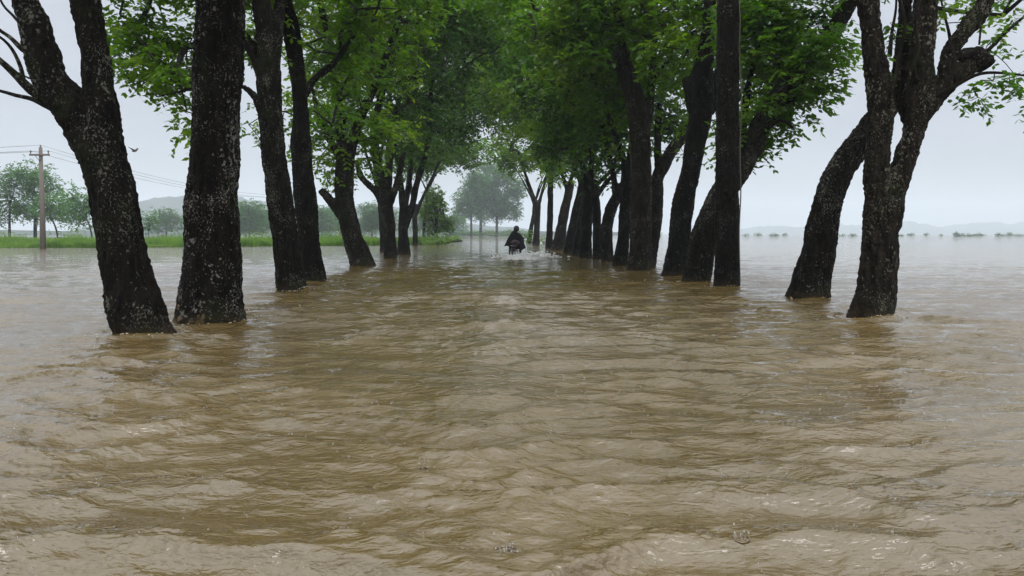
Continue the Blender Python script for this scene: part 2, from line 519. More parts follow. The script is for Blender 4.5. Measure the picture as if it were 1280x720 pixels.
    Q2 = np.stack([i + j, i + j + 1, i + len(g) + j + 1, i + len(g) + j], -1).reshape(-1, 4) + len(V)
    me = mesh_np('water', np.vstack([V, W]), np.vstack([Q, Q2]), WATER, True)
    o = link('water', me)
    tag(o, 'brown choppy flood water covering the road and fields', kind='structure')
    # flooded ground under the water
    g = 1600.
    me = mesh_np('ground', np.array([[-g, -400, -0.6], [g, -400, -0.6], [g, g, -0.6], [-g, g, -0.6]]), np.array([[0, 1, 2, 3]]), MUD)
    tag(link('ground', me), 'flooded ground beneath the water', kind='structure')

# ------------------------------------------------------------------ leaves and trees
def spray_mesh(tips, dirs, rng, leaf, nleaf, Lr):
    """pinnate leaves: nleaf leaflets in pairs along a drooping stalk"""
    N = len(tips)
    D = dirs / np.linalg.norm(dirs, axis=1, keepdims=True)
    D[:, 2] -= 0.25
    D /= np.linalg.norm(D, axis=1, keepdims=True)
    A, B = frames(D)
    side = A * rng.choice([-1, 1], (N, 1))
    rl = Lr * rng.uniform(0.7, 1.25, N)
    Vs = []
    for k in range(nleaf):
        t = (k // 2 + 0.7) / (nleaf / 2)
        sg = 1 if k % 2 else -1
        base = tips + D * (rl * t)[:, None]
        base[:, 2] -= 0.25 * rl * t * t
        ld = side * sg * 0.9 + D * rng.uniform(0.15, 0.9, (N, 1)) + rng.normal(0, 0.25, (N, 3))
        ld[:, 2] -= rng.uniform(0.05, 0.55, N)
        ld /= np.linalg.norm(ld, axis=1, keepdims=True)
        nn = rng.normal(0, 0.45, (N, 3)); nn[:, 2] += 1
        w = np.cross(ld, nn); w /= np.linalg.norm(w, axis=1, keepdims=True)
        l = leaf * rng.uniform(0.75, 1.25, (N, 1)); hw = l * 0.27
        Vs.append(np.stack([base, base + ld * l * 0.5 + w * hw, base + ld * l, base + ld * l * 0.5 - w * hw], 1))
    V = np.stack(Vs, 1).reshape(-1, 3)
    Q = np.arange(len(V)).reshape(-1, 4)
    return V, Q

def edge_tubes(a, b, ra, rb, n):
    """many separate frustums at once"""
    A, B = frames(b - a)
    th = np.arange(n) / n * 2 * math.pi
    c, s = np.cos(th), np.sin(th)
    off = c[None, :, None] * A[:, None] + s[None, :, None] * B[:, None]
    V = np.concatenate([a[:, None] + off * ra[:, None, None], b[:, None] + off * rb[:, None, None]], 1)
    N = len(a)
    j = np.arange(n); k = (j + 1) % n
    q = np.stack([j, k, n + k, n + j], -1)
    Q = (np.arange(N)[:, None, None] * (2 * n) + q[None]).reshape(-1, 4)
    return V.reshape(-1, 3), Q

def grow(skel, skel_r, tips, rng, step):
    """join every tip to the nearest wood already grown; returns edges with radii"""
    root = skel[0]
    order = np.argsort(np.linalg.norm(tips - skel.mean(0), axis=1) * rng.uniform(0.85, 1.15, len(tips)))
    cap = len(skel) + len(tips) * 14 + 10
    pos = np.zeros((cap, 3)); par = np.full(cap, -1); cnt = np.zeros(cap)
    n = len(skel); pos[:n] = skel; n0 = n
    hi = skel[:, 2] > np.percentile(skel[:, 2], 25)
    pen = np.zeros(cap); pen[:n0][~hi] = 5.0
    tipn = []
    for ti in order:
        t = tips[ti]
        dv = pos[:n] - t
        d = np.sqrt((dv ** 2).sum(1)) + np.maximum(dv[:, 2], 0) * 0.35 + pen[:n]
        k = int(np.argmin(d))
        src = pos[k]; L = np.linalg.norm(t - src)
        m = max(1, min(12, int(L / step)))
        bend = rng.normal(0, 0.07 * L, 3); bend[2] += 0.10 * L
        prev = k
        for q in range(1, m + 1):
            f = q / m
            pos[n] = src + (t - src) * f + bend * math.sin(math.pi * f)
            par[n] = prev; prev = n; n += 1
        tipn.append(n - 1)
    w = np.zeros(n)
    w[tipn] += 1
    for i in range(n - 1, n0 - 1, -1):
        w[par[i]] += w[i]
    idx = np.arange(n0, n)
    return pos[par[idx]], pos[idx], w[par[idx]], w[idx], par[idx] < n0, pos[tipn], pos[tipn] - pos[par[tipn]]

DENS = 1.8
TREES = []
def tree(name, label, Y, limbs, blobs=(), base_z=-0.6, vox=None, mat=None, leafm=None, density=2.0, leaf=0.11, nleaf=8, sprays=6,
         Lr=0.34, seed=0, group=None, auto=None, cat='tree', disp=1.0, floor=None, trunk_parts=True):
    """limbs: list of [(px, py, width_px, extra_depth)] in view directions at distance Y; the first one starts at the foot.
    blobs: (px, py, dY, rx, ry, rz) leafy masses in metres round that direction"""
    rng = np.random.RandomState(seed + 100)
    mat = mat or BARK; leafm = leafm or LEAF
    paths = []
    for li, lb in enumerate(limbs):
        rowsn = []
        for nd in lb:
            px, py, w = nd[:3]; dy = nd[3] if len(nd) > 3 else 0.0
            p = P(px, py, Y + dy)
            rowsn.append([p[0], p[1], p[2], w / F * (Y + dy) / 2])
        if li == 0:
            f = rowsn[0]; nx = rowsn[1]
            dz = max(0.05, nx[2] - f[2])
            f2 = [f[0] - (nx[0] - f[0]) / dz * 0.5, f[1], base_z, f[3] * 1.15]
            rowsn.insert(0, f2)
        paths.append(rowsn)
    foot = np.array(paths[0][1][:3]); foot[2] = 0
    if auto:
        n, zt, spread, bias = auto
        top = paths[0][-1]
        for k in range(n):
            a = 2 * math.pi * (k + rng.rand() * 0.6) / n
            hx = math.cos(a) * spread + bias; hy = math.sin(a) * spread
            hgt = zt - top[2]
            r0 = top[3] * 0.62
            p0 = np.array(top[:3]); 
            p1 = p0 + np.array([hx * .30, hy * .30, hgt * .42]) + rng.normal(0, .15, 3)
            p2 = p0 + np.array([hx * .62, hy * .62, hgt * .75]) + rng.normal(0, .25, 3)
            p3 = p0 + np.array([hx, hy, hgt]) + rng.normal(0, .3, 3)
            st = np.array(paths[0][-2][:3]) * 0.35 + p0 * 0.65
            paths.append([list(st) + [r0 * 1.1], list(p0 * .8 + p1 * .2) + [r0], list(p1) + [r0 * .72], list(p2) + [r0 * .5], list(p3) + [r0 * .3]])
    w0 = paths[0][1][3]
    step = max(0.07, w0 * 0.45)
    root = thing(name, foot, label, cat, group)
    tb = Mix(); sk = []; skr = []
    for li, pth in enumerate(paths):
        R = catmull(pth, step)
        tb.tube(R[:, :3], R[:, 3] * (0.955 + 0.05 * vnoise(R[:, :3] * 3 + seed)), 14)
        S = R[::max(1, int(0.3 / step))] if li else R[int(len(R) * 0.4)::max(1, int(0.3 / step))]
        sk.append(S[:, :3]); skr.append(S[:, 3])
    sk = np.vstack(sk); skr = np.concatenate(skr)
    me = tb.mesh('trunk', None)
    vox = vox or max(0.03, w0 / 9)
    tmp = bpy.data.objects.new('tmp', me); COL.objects.link(tmp)
    md = tmp.modifiers.new('r', 'REMESH'); md.mode = 'VOXEL'; md.voxel_size = vox; md.use_smooth_shade = True
    sm = tmp.modifiers.new('s', 'SMOOTH'); sm.factor = 0.5; sm.iterations = 4
    dg = bpy.context.evaluated_depsgraph_get()
    me2 = bpy.data.meshes.new_from_object(tmp.evaluated_get(dg))
    bpy.data.objects.remove(tmp); bpy.data.meshes.remove(me)
    nv = len(me2.vertices)
    co = np.empty(nv * 3, np.float32); me2.vertices.foreach_get('co', co); co = co.reshape(-1, 3).astype(float)
    no = np.empty(nv * 3, np.float32); me2.vertices.foreach_get('normal', no); no = no.reshape(-1, 3)
    s = w0 / 0.27
    q = co + seed * 3.1
    d = 0.014 * s * fbm(q * 2.0 / s, 2) + 0.014 * s * vnoise(q * np.array([9, 9, 4]) / s)
    if vox < 0.05:
        d += 0.016 * (0.55 - 2 * np.abs(vnoise(q * np.array([22, 22, 6])))) + 0.012 * vnoise(q * 30)
    # root flare and fluting near the foot
    zz = np.clip(1 - co[:, 2] / (1.6 * s * 0.5), 0, 1.3)
    ang = np.arctan2(co[:, 1] - foot[1], co[:, 0] - foot[0])
    d += 0.028 * s * zz * (0.5 + 0.6 * np.sin(ang * 4 + seed) + 0.4 * np.sin(ang * 7 + 2 * seed))
    co = co + no * (d * disp)[:, None]
    me2.vertices.foreach_set('co', co.astype(np.float32).ravel())
    me2.materials.clear(); me2.materials.append(mat); me2.update()
    me2.name = 'trunk'
    link('trunk', me2, root)
    # crown
    pts = []
    for (px, py, dY, rx, ry, rz) in blobs:
        c = P(px, py, Y + dY)
        pts.append((c, (rx, ry, rz)))
    if auto:
        for pth in paths[-auto[0]:]:
            e = np.array(pth[-1][:3]); m_ = np.array(pth[-2][:3])
            pts.append((e + [0, 0, -0.2], (auto[2] * .62, auto[2] * .62, auto[2] * .45)))
            pts.append((m_ * .6 + e * .4 + [0, 0, -0.3], (auto[2] * .5, auto[2] * .5, auto[2] * .4)))
    T = []
    for c, r in pts:
        n = int(4 / 3 * math.pi * r[0] * r[1] * r[2] * density * DENS)
        v = rng.normal(0, 1, (n, 3)); v /= np.linalg.norm(v, axis=1, keepdims=True)
        rad = rng.rand(n) ** (1 / 2.2)
        q = c + v * rad[:, None] * np.array(r)
        keep = vnoise(q * 0.85 + seed) > -0.19          # gaps between the leaf clumps
        T.append(q[keep])
    if T:
        T = np.vstack(T)
        if floor is not None: T = T[T[:, 2] > floor + 0.35 * vnoise(T * 1.3)]
        a, b, wa, wb, fromskel, tp, td = grow(sk, skr, T, rng, 0.45)
        rr = lambda w: 0.0075 * np.maximum(w, 1) ** 0.56 * (1 + 0.5 * (leaf > 0.15))
        wa = np.where(fromskel, wb, wa)
        ra, rb = np.minimum(rr(wa), w0 * .5), np.minimum(rr(wb), w0 * .5)
        thick = wb > 4
        tm = Mix()
        if thick.any(): tm.add(*edge_tubes(a[thick], b[thick], ra[thick], rb[thick], 6))
        if Y < 45:
            th = ~thick
            tm.add(*edge_tubes(a[th], b[th], ra[th], rb[th], 3))
        if tm.n:
            o = link('branches', tm.mesh('branches', TWIG if Y > 14 else mat, False), root)
            tag(o, kind='stuff')
        N = len(tp)
        base = np.repeat(tp, sprays, 0) + rng.normal(0, 0.16 * Lr / 0.34, (N * sprays, 3))
        dd = rng.normal(0, 1, (N * sprays, 3)) * np.array([1, 1, 0.45]) + np.repeat(td / np.maximum(np.linalg.norm(td, axis=1, keepdims=True), 1e-6), sprays, 0) * 0.5
        V, Q = spray_mesh(base, dd, rng, leaf * 1.32, nleaf, Lr * 1.15)
        o = link('crown', mesh_np('crown', V, Q, leafm), root)
        tag(o, kind='stuff')
    TREES.append(root)
    return root
BIKE = (0.11, 36.7)
TRUNK_FEET = [(P(180, 418, GY(418))[0], GY(418), 0.30), (P(262, 402, GY(402))[0], GY(402), 0.40),
              (P(1088, 396, GY(396))[0], GY(396), 0.28), (P(1010, 372, GY(372))[0], GY(372), 0.33),
              (P(365, 362, GY(362))[0], GY(362), 0.3), (P(392, 352, GY(352))[0], GY(352), 0.3),
              (P(909, 358, GY(358))[0], GY(358), 0.26), (P(870, 353, GY(353))[0], GY(353), 0.33)]
build_water()

GL, GR = 'trees of the left row of the flooded avenue', 'trees of the right row of the flooded avenue'
# ---- left row
L1 = tree('avenue_tree', 'nearest tree on the left, leaning trunk forked into two stems beside bare twigs', GY(418),
     [[(181, 418, 68), (163, 358, 62), (150, 299, 57), (141, 239, 56), (126, 190, 57), (116, 165, 56)],
      [(122, 190, 46), (98, 145, 50), (76, 118, 46), (62, 98, 41), (51, 60, 42), (39, 20, 37), (31, 0, 35), (14, -60, 32), (-10, -130, 28, 0.5), (-20, -210, 18, 1)],
      [(128, 195, 48), (127, 150, 46), (123, 105, 37), (117, 60, 34), (110, 20, 34), (107, 0, 34), (96, -80, 33, -0.3), (100, -160, 26, -0.6), (120, -260, 16, -0.8)]],
     blobs=[(60, -190, 0.5, 2.4, 2.2, 1.0), (170, -230, -1, 2.2, 2.2, 1.0), (-60, -150, 0.8, 1.8, 2, .8), (60, -330, 0, 2.8, 2.6, 1.0), (20, 10, 3.5, .5, .6, .35), (78, 12, 2.5, .28, .5, .35), (90, -20, 2.5, .5, .5, .35)],
     vox=0.017, density=.7, seed=1, group=GL)
def bare(parent, nodes, Y):
    R = catmull([list(P(a, b, Y + d)) + [w / F * Y / 2] for a, b, w, d in nodes], 0.06)
    m = Mix(); m.tube(R[:, :3] + 0.01 * np.stack([vnoise(R[:, :3] * 6), vnoise(R[:, :3] * 6 + 9), vnoise(R[:, :3] * 6 + 4)], 1), R[:, 3], 7)
    return link('bare_branch', m.mesh('bare_branch', BARK, True), parent)
Y1 = GY(418)
bare(L1, [(62, 128, 13, 0), (38, 112, 12, -.1), (18, 92, 9, -.2), (-10, 66, 6, -.3), (-60, 20, 3, -.4)], Y1)
bare(L1, [(30, 106, 6, -.1), (26, 84, 5, -.15), (16, 62, 4, -.2), (-4, 44, 3, -.3), (-40, 20, 2, -.3)], Y1)
bare(L1, [(64, 136, 7, 0), (42, 124, 6, .1), (20, 119, 5, .15), (-20, 108, 3, .2), (-50, 100, 2, .2)], Y1)
bare(L1, [(44, 70, 8, .1), (28, 62, 7, .1), (12, 46, 5, .2), (-10, 28, 4, .2), (-50, -30, 2, .2)], Y1)
bare(L1, [(36, 40, 5, .1), (20, 24, 4, .2), (4, 6, 3, .3), (-14, -30, 2, .3)], Y1)
bare(L1, [(48, 98, 3, -.1), (36, 97, 2.4, -.15), (22, 90, 2, -.2)], Y1)

tree('avenue_tree', 'thickest upright trunk on the left, with a peeled orange patch at its foot', GY(402),
     [[(263, 402, 84), (264, 380, 77), (264, 358, 74), (265, 300, 70), (267, 239, 67), (271, 119, 64), (276, 0, 61), (280, -80, 56), (282, -130, 52)],
      [(280, -90, 44), (250, -170, 36, -.4), (200, -260, 24, -.8), (160, -330, 14, -1)],
      [(282, -100, 44), (320, -190, 36, .3), (380, -300, 24, .5), (440, -400, 14, .5)]],
     blobs=[(240, -300, -1, 2.6, 2.4, 1.2), (420, -330, .5, 2.6, 2.4, 1.2), (320, -220, 1.5, 2.0, 2, .8), (520, -300, 0, 2, 2, .9), (600, -420, -2, 2.6, 3, 1.0), (430, -520, -4, 2.4, 2.6, 1)],
     vox=0.017, mat=BARK_L2, density=.7, seed=2, group=GL)

tree('avenue_tree', 'third tree on the left, dark trunk dividing into two close stems high up', GY(362),
     [[(365, 362, 37), (357, 300, 34), (343, 200, 31), (337, 120, 31), (336, 90, 32)],
      [(337, 110, 27), (333, 50, 25), (326, 0, 23), (316, -60, 19, -.3), (300, -140, 12, -.6)],
      [(338, 112, 24), (320, 70, 16, .2), (302, 45, 14, .5), (275, 38, 11, .9), (235, 58, 8, 1.2), (190, 42, 6, 1.4), (150, 18, 4, 1.6)],
      [(338, 100, 20), (346, 40, 16), (352, 0, 15, .3), (372, -70, 12, .6), (410, -150, 8, 1)],
      [(336, 165, 12), (318, 120, 9, -.3), (300, 108, 7, -.4), (270, 102, 5, -.5), (235, 112, 4, -.6), (200, 120, 3, -.6)]],
     blobs=[(200, 30, 1.2, 1.35, 1.2, .75), (200, 85, .8, 1.0, 1.0, .6), (150, 62, 1, .45, .6, .45), (318, 40, 1, .4, .6, .7), (160, 40, 1.6, .75, .9, .4), (222, 130, -.3, .42, .6, .7), (265, -60, 0, 1.8, 1.8, 1),
            (400, -140, 1, 2, 2, 1.2), (200, -60, 1, 2, 2, .9), (215, 180, .1, .13, .3, .28), (285, 60, .6, .6, .6, .9)],
     vox=0.028, density=7.5, leaf=.12, seed=3, leafm=LEAF_LIT, group=GL)

tree('avenue_tree', 'fourth tree on the left, slim dark trunk bowing right close behind another', GY(352),
     [[(392, 352, 34), (387, 300, 27), (377, 200, 27), (375, 125, 20), (366, 50, 23), (356, 0, 20), (350, -60, 17), (340, -110, 15)],
      [(373, 130, 13), (392, 100, 9, .4), (418, 78, 7, .8), (445, 40, 5, 1.2)],
      [(352, -50, 13), (380, -120, 10, .4), (430, -190, 7, .8)]],
     blobs=[(430, 60, 1.5, 1.1, 1.2, 1.3), (440, -20, 1.5, 1.6, 1.6, 1.1), (340, -110, 0, 2, 2, 1), (420, -130, 1, 2, 2, 1.2), (500, -70, 1, 1.5, 1.8, 1.0), (320, 60, 2, .5, .8, 1.2), (318, 150, 2.5, .42, .6, .75), (362, 120, 3, .4, .6, 1.2), (405, 140, 2.5, .6, .8, .9)],
     vox=0.03, density=3.0, leaf=.12, seed=4, mat=BARK_B, group=GL)

tree('avenue_tree', 'fifth tree on the left, leaning trunk with a broken side limb pointing left', GY(332),
     [[(453, 332, 31), (447, 315, 28), (439, 290, 26), (431, 250, 24), (431, 215, 25), (433, 190, 22)],
      [(434, 282, 14), (423, 264, 13), (410, 248, 12), (400, 237, 11)],
      [(432, 215, 15), (425, 150, 13), (415, 80, 11), (400, 0, 8)],
      [(433, 205, 16), (450, 150, 13, .5), (475, 90, 10, 1), (500, 20, 8, 1.5)],
      [(433, 210, 12), (415, 180, 9, -.5), (400, 150, 7, -1), (390, 110, 5, -1)]],
     blobs=[(408, 195, 0, 1.0, 1.3, 1.0), (395, 150, .5, 1.0, 1.3, 1.2), (455, 195, 1, .9, 1, .8), (415, 110, 0, 1.4, 1.6, 1.6), (470, 40, 1, 2.2, 2.2, 2.0), (400, 0, 0, 2.2, 2, 2.2), (480, 160, .5, 1.2, 1.2, .9), (520, -60, 1, 2.6, 2.4, 1.8)],
     vox=0.04, density=2.0, leaf=.15, seed=5, leafm=LEAF_LIT, group=GL, Lr=.42)

tree('avenue_tree', 'sixth tree on the left, stout trunk spreading like a fan into bent black limbs', GY(323),
     [[(488, 323, 17), (487, 300, 17), (484, 270, 18), (482, 250, 18)],
      [(482, 262, 11), (470, 240, 9), (452, 222, 8), (445, 200, 6)],
      [(483, 255, 13), (474, 220, 12), (468, 160, 11), (481, 105, 9), (500, 50, 8), (514, 10, 7), (518, -40, 6)],
      [(483, 255, 12), (486, 210, 11), (488, 170, 8, .5), (500, 120, 6, 1)],
      [(484, 262, 11), (496, 230, 9, -.5), (505, 190, 7, -.8)]],
     blobs=[(458, 212, 0, .9, 1.2, .6), (495, 215, 1, .8, 1.2, .6), (468, 170, 0, 1.4, 1.6, 1.2), (500, 90, 0, 2.4, 2.2, 2.0), (515, 10, 0, 3.0, 2.6, 2.2), (440, 60, 0, 2.2, 2, 2.4), (520, 170, 1, 1.2, 1.5, .9), (570, -20, 0, 2.4, 2.4, 1.6)],
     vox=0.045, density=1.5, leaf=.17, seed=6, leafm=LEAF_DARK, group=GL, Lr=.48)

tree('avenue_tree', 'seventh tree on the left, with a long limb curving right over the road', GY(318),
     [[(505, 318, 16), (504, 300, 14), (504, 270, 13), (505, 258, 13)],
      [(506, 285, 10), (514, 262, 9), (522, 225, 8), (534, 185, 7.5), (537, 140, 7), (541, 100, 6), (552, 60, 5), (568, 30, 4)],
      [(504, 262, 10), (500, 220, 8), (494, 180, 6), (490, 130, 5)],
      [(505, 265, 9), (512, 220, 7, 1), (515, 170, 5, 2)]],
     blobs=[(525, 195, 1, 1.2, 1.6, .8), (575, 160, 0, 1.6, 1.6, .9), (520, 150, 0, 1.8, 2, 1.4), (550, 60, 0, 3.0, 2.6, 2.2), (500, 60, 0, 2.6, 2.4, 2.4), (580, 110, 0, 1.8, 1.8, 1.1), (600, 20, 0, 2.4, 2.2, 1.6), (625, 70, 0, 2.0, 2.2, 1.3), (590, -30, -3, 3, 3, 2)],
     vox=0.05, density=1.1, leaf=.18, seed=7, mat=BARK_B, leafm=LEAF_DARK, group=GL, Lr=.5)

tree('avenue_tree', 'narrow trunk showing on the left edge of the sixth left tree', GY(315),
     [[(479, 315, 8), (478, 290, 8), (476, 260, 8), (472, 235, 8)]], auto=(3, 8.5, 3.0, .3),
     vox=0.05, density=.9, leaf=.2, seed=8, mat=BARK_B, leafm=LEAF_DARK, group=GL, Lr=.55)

tree('avenue_tree', 'slender far tree on the left whose limb arches right over the road end', GY(307),
     [[(519, 307, 7), (519, 285, 7), (518, 268, 7), (519, 255, 7)],
      [(519, 272, 5), (527, 250, 4.5), (539, 225, 4), (547, 207, 3.5), (552, 198, 3)],
      [(519, 262, 5), (514, 235, 4), (512, 205, 3)]],
     blobs=[(545, 196, 0, 1.9, 2.2, 1.2), (520, 195, 0, 2.6, 2.4, 2.0), (560, 150, 0, 3.4, 3, 2.6), (525, 130, 0, 3.4, 3, 3), (590, 120, 0, 4, 4, 2.6), (600, 60, 0, 5, 4, 3)],
     vox=0.06, density=.7, leaf=.24, seed=9, mat=BARK_B, group=GL, Lr=.6)
tree('avenue_tree', 'thin trunk glimpsed right of the arching slender tree at the end of the left row', GY(304),
     [[(530, 304, 4.5), (530, 285, 4.5), (532, 262, 4), (534, 240, 4)]], auto=(4, 11, 4.0, 1.0),
     vox=0.08, density=.5, leaf=.27, seed=10, mat=BARK_B, group=GL, Lr=.65)

# ---- right row
R1 = tree('avenue_tree', 'nearest tree on the right, pale flecked trunk forked low into two thick stems', GY(396),
     [[(1087, 396, 52), (1094, 370, 47), (1097, 342, 45), (1102, 285, 46), (1106, 250, 50)],
      [(1102, 270, 34), (1097, 235, 35), (1096, 205, 31), (1099, 171, 29), (1101, 140, 32), (1097, 100, 30), (1091, 60, 28), (1085, 0, 24), (1078, -60, 19), (1060, -140, 14, .4)],
      [(1108, 272, 34), (1120, 235, 30), (1129, 205, 27), (1141, 171, 26), (1147, 140, 31), (1150, 104, 33), (1153, 60, 28), (1160, 0, 24), (1162, -70, 20), (1150, -150, 16, .3)],
      [(1140, 165, 16, .2), (1130, 130, 20, .25), (1126, 90, 19, .35), (1130, 40, 17, .4), (1133, -10, 16, .4), (1140, -80, 12, .5)],
      [(1150, 145, 24), (1170, 118, 27), (1192, 96, 26), (1212, 80, 25), (1220, 74, 20)],
      [(1176, 106, 18), (1188, 66, 20), (1208, 36, 21), (1230, 8, 20), (1240, -30, 17), (1255, -90, 12, .3)]],
     blobs=[(1080, -140, .5, 2.4, 2.4, .9), (1240, -130, .3, 2.2, 2.2, .9), (950, -190, 0, 2.4, 2.4, 1), (1200, -260, 0, 3, 2.8, 1.2), (820, -240, -.5, 2, 2, .8), (740, -380, -2, 2.6, 3, 1.0), (850, -520, -4, 2.4, 2.6, 1)],
     vox=0.017, mat=BARK_R, density=.7, seed=21, group=GR)
Yr = GY(396)
def leafy(parent, nodes, Y, seed, blobs, density=16, mat=BARK_R, leaf=.10, thick=0.0035):
    """a thin hanging branch with its own leaves: one part, its leaves a sub-part"""
    rng = np.random.RandomState(seed)
    R = catmull([list(P(a, b, Y + d)) + [w / F * Y / 2] for a, b, w, d in nodes], 0.07)
    m = Mix(); m.tube(R[:, :3], R[:, 3], 6)
    T = []
    for px, py, d, rx, ry, rz in blobs:
        n = max(3, int(4.2 * rx * ry * rz * density)); v = rng.normal(0, 1, (n, 3)); v /= np.linalg.norm(v, axis=1, keepdims=True)
        T.append(P(px, py, Y + d) + v * (rng.rand(n) ** .5)[:, None] * [rx, ry, rz])
    T = np.vstack(T)
    a, b, wa, wb, fs, tp, td = grow(R[len(R) // 4:, :3], None, T, rng, .14)
    m.add(*edge_tubes(a, b, thick * np.maximum(wb, 1) ** .4, thick * np.maximum(wb, 1) ** .4, 4))
    o = link('leafy_branch', m.mesh('leafy_branch', mat), parent)
    base = np.repeat(tp, 3, 0); dd = np.repeat(td, 3, 0) * 3 + rng.normal(0, 1, (len(base), 3)) * [1, 1, .3]
    V, Q = spray_mesh(base, dd, rng, leaf, 8, .26)
    c = link('leaves', mesh_np('leaves', V, Q, LEAF), o); tag(c, kind='stuff')
    return o
leafy(R1, [(1218, 78, 8, 0), (1236, 62, 5, 0), (1262, 36, 4, .1), (1290, 14, 3, .1), (1330, -10, 2, .1)], Yr, 1,
      [(1262, 20, .1, .30, .4, .35), (1290, 60, .2, .25, .4, .4), (1240, 50, .1, .2, .3, .2), (1275, 100, .1, .2, .3, .2)])
leafy(R1, [(1168, 122, 7, -.1), (1196, 106, 5, -.2), (1226, 92, 4, -.25), (1262, 92, 3, -.3), (1300, 98, 2, -.3)], Yr, 2,
      [(1220, 100, -.2, .30, .3, .12), (1262, 100, -.3, .25, .3, .15), (1212, 122, -.2, .16, .2, .09), (1290, 120, -.3, .25, .3, .2)])
leafy(R1, [(1190, 62, 6, .2), (1186, 40, 4, .3), (1180, 16, 3, .4), (1172, -20, 2, .4)], Yr, 3,
      [(1192, 10, .3, .28, .3, .22), (1210, 20, .2, .15, .2, .15), (1175, 5, .3, .2, .3, .2)])
leafy(R1, [(1112, 70, 6, .2), (1115, 40, 4, .3), (1120, 10, 3, .4), (1120, -20, 2, .4)], Yr, 4,
      [(1116, 30, .4, .16, .2, .28), (1112, 75, .3, .1, .2, .15)])
# epiphytes on the cut limb and a root hanging along the fork
m = Mix()
m.ellipsoid(P(1219, 74, Yr), (.19, .17, .15), 14, 10, .5)
link('limb_stump', m.mesh('limb_stump', BARK, True), R1)
for k, nodes in enumerate(([(1122, -10, 5, -.22), (1131, 30, 4, -.26), (1124, 70, 4, -.25), (1119, 100, 5, -.24), (1108, 130, 4, -.2)],
                           [(1150, -10, 5, -.26), (1144, 30, 4, -.3), (1148, 60, 4, -.3), (1138, 90, 4, -.26), (1130, 118, 4, -.2)],
                           [(1226, -10, 3, -.1), (1226, 30, 2.5, -.12), (1224, 56, 2.5, -.1)])):
    R = catmull([list(P(a, b, Yr + d)) + [w / F * Yr / 2] for a, b, w, d in nodes], .05)
    m = Mix(); m.tube(R[:, :3], R[:, 3], 7)
    link('hanging_root', m.mesh('hanging_root', BARK_R, True), R1)

tree('avenue_tree', 'bent tree behind the nearest right tree, its trunk leaning right into it', GY(372),
     [[(1010, 372, 50), (1016, 345, 44), (1023, 313, 41), (1037, 245, 38), (1056, 205, 36), (1082, 168, 34), (1108, 135, 32), (1128, 100, 28), (1145, 40, 24), (1158, -30, 20), (1165, -90, 15)]],
     blobs=[(1180, -120, .5, 2.6, 2.4, 1.2), (1090, -90, 1, 2.2, 2, .9), (1270, -60, .8, 1.8, 1.8, 1.0), (1230, 10, .6, .7, .8, .5)],
     vox=0.022, density=1.4, seed=22, group=GR)

tree('avenue_tree', 'straight vertical dark trunk on the right with a pale vine down its side', GY(358.5),
     [[(909, 358.5, 33), (909, 330, 30), (909, 250, 30), (909, 150, 30), (910, 50, 29), (910, 0, 28), (910, -80, 25), (908, -140, 22)],
      [(909, -70, 16), (880, -160, 12, .3), (850, -240, 8, .5)], [(909, -80, 16), (940, -170, 12, -.3), (980, -250, 8, -.5)]],
     blobs=[(860, -190, .3, 2.4, 2.2, 1.3), (960, -190, -.3, 2.4, 2.2, 1.3), (900, -100, 1.5, 1.6, 1.4, .8)],
     vox=0.024, density=.7, seed=23, mat=BARK_B, group=GR)
V5 = TREES[-1]; Yv = GY(358.5)
R = catmull([list(P(a, b, Yv - .12)) + [1.5 / F * Yv / 2] for a, b in ((921, -30), (925, 20), (924, 70), (927, 120), (925, 180), (926, 240), (924, 290), (925, 352))], .1)
m = Mix(); m.tube(R[:, :3], R[:, 3], 6)
VINE = simple_mat('pale vine', (.09, .085, .07), .8)
link('vine', m.mesh('vine', VINE, True), V5)

tree('avenue_tree', 'right tree leaning hard outward in one long diagonal limb behind the vertical trunk', GY(353),
     [[(870, 353, 37), (876, 320, 34), (885, 280, 34), (905, 240, 32), (928, 205, 31), (958, 145, 27), (985, 105, 25), (1012, 72, 23), (1045, 32, 20), (1070, -10, 17), (1090, -60, 14)],
      [(930, 200, 15), (950, 168, 9, -.3), (975, 150, 6, -.5), (992, 160, 4, -.6)],
      [(905, 240, 14), (925, 180, 11, .5), (935, 110, 9, 1), (950, 40, 7, 1.2), (960, -30, 6, 1.3)]],
     blobs=[(950, 190, .3, .42, .8, .75), (975, 140, 0, .55, .9, .75), (1000, 90, 0, .9, 1.2, .8), (1030, 40, 0, .95, 1.2, .8), (960, 60, 1, 1.1, 1.2, 1.3), (1050, 50, 0, .45, .8, .5), (1060, 5, 0, .6, 1, .5),
            (950, 0, 1, 1.0, 1.2, .8), (940, 110, 1.2, .7, 1, .9), (1075, -50, 0, 1.3, 1.3, .9), (945, 218, .2, .32, .5, .42), (965, 200, .2, .3, .5, .45), (985, 175, 0, .28, .5, .5), (1000, 140, 0, .4, .6, .5), (935, 160, .6, .5, .7, .8)],
     vox=0.03, density=8, leaf=.12, seed=24, group=GR)

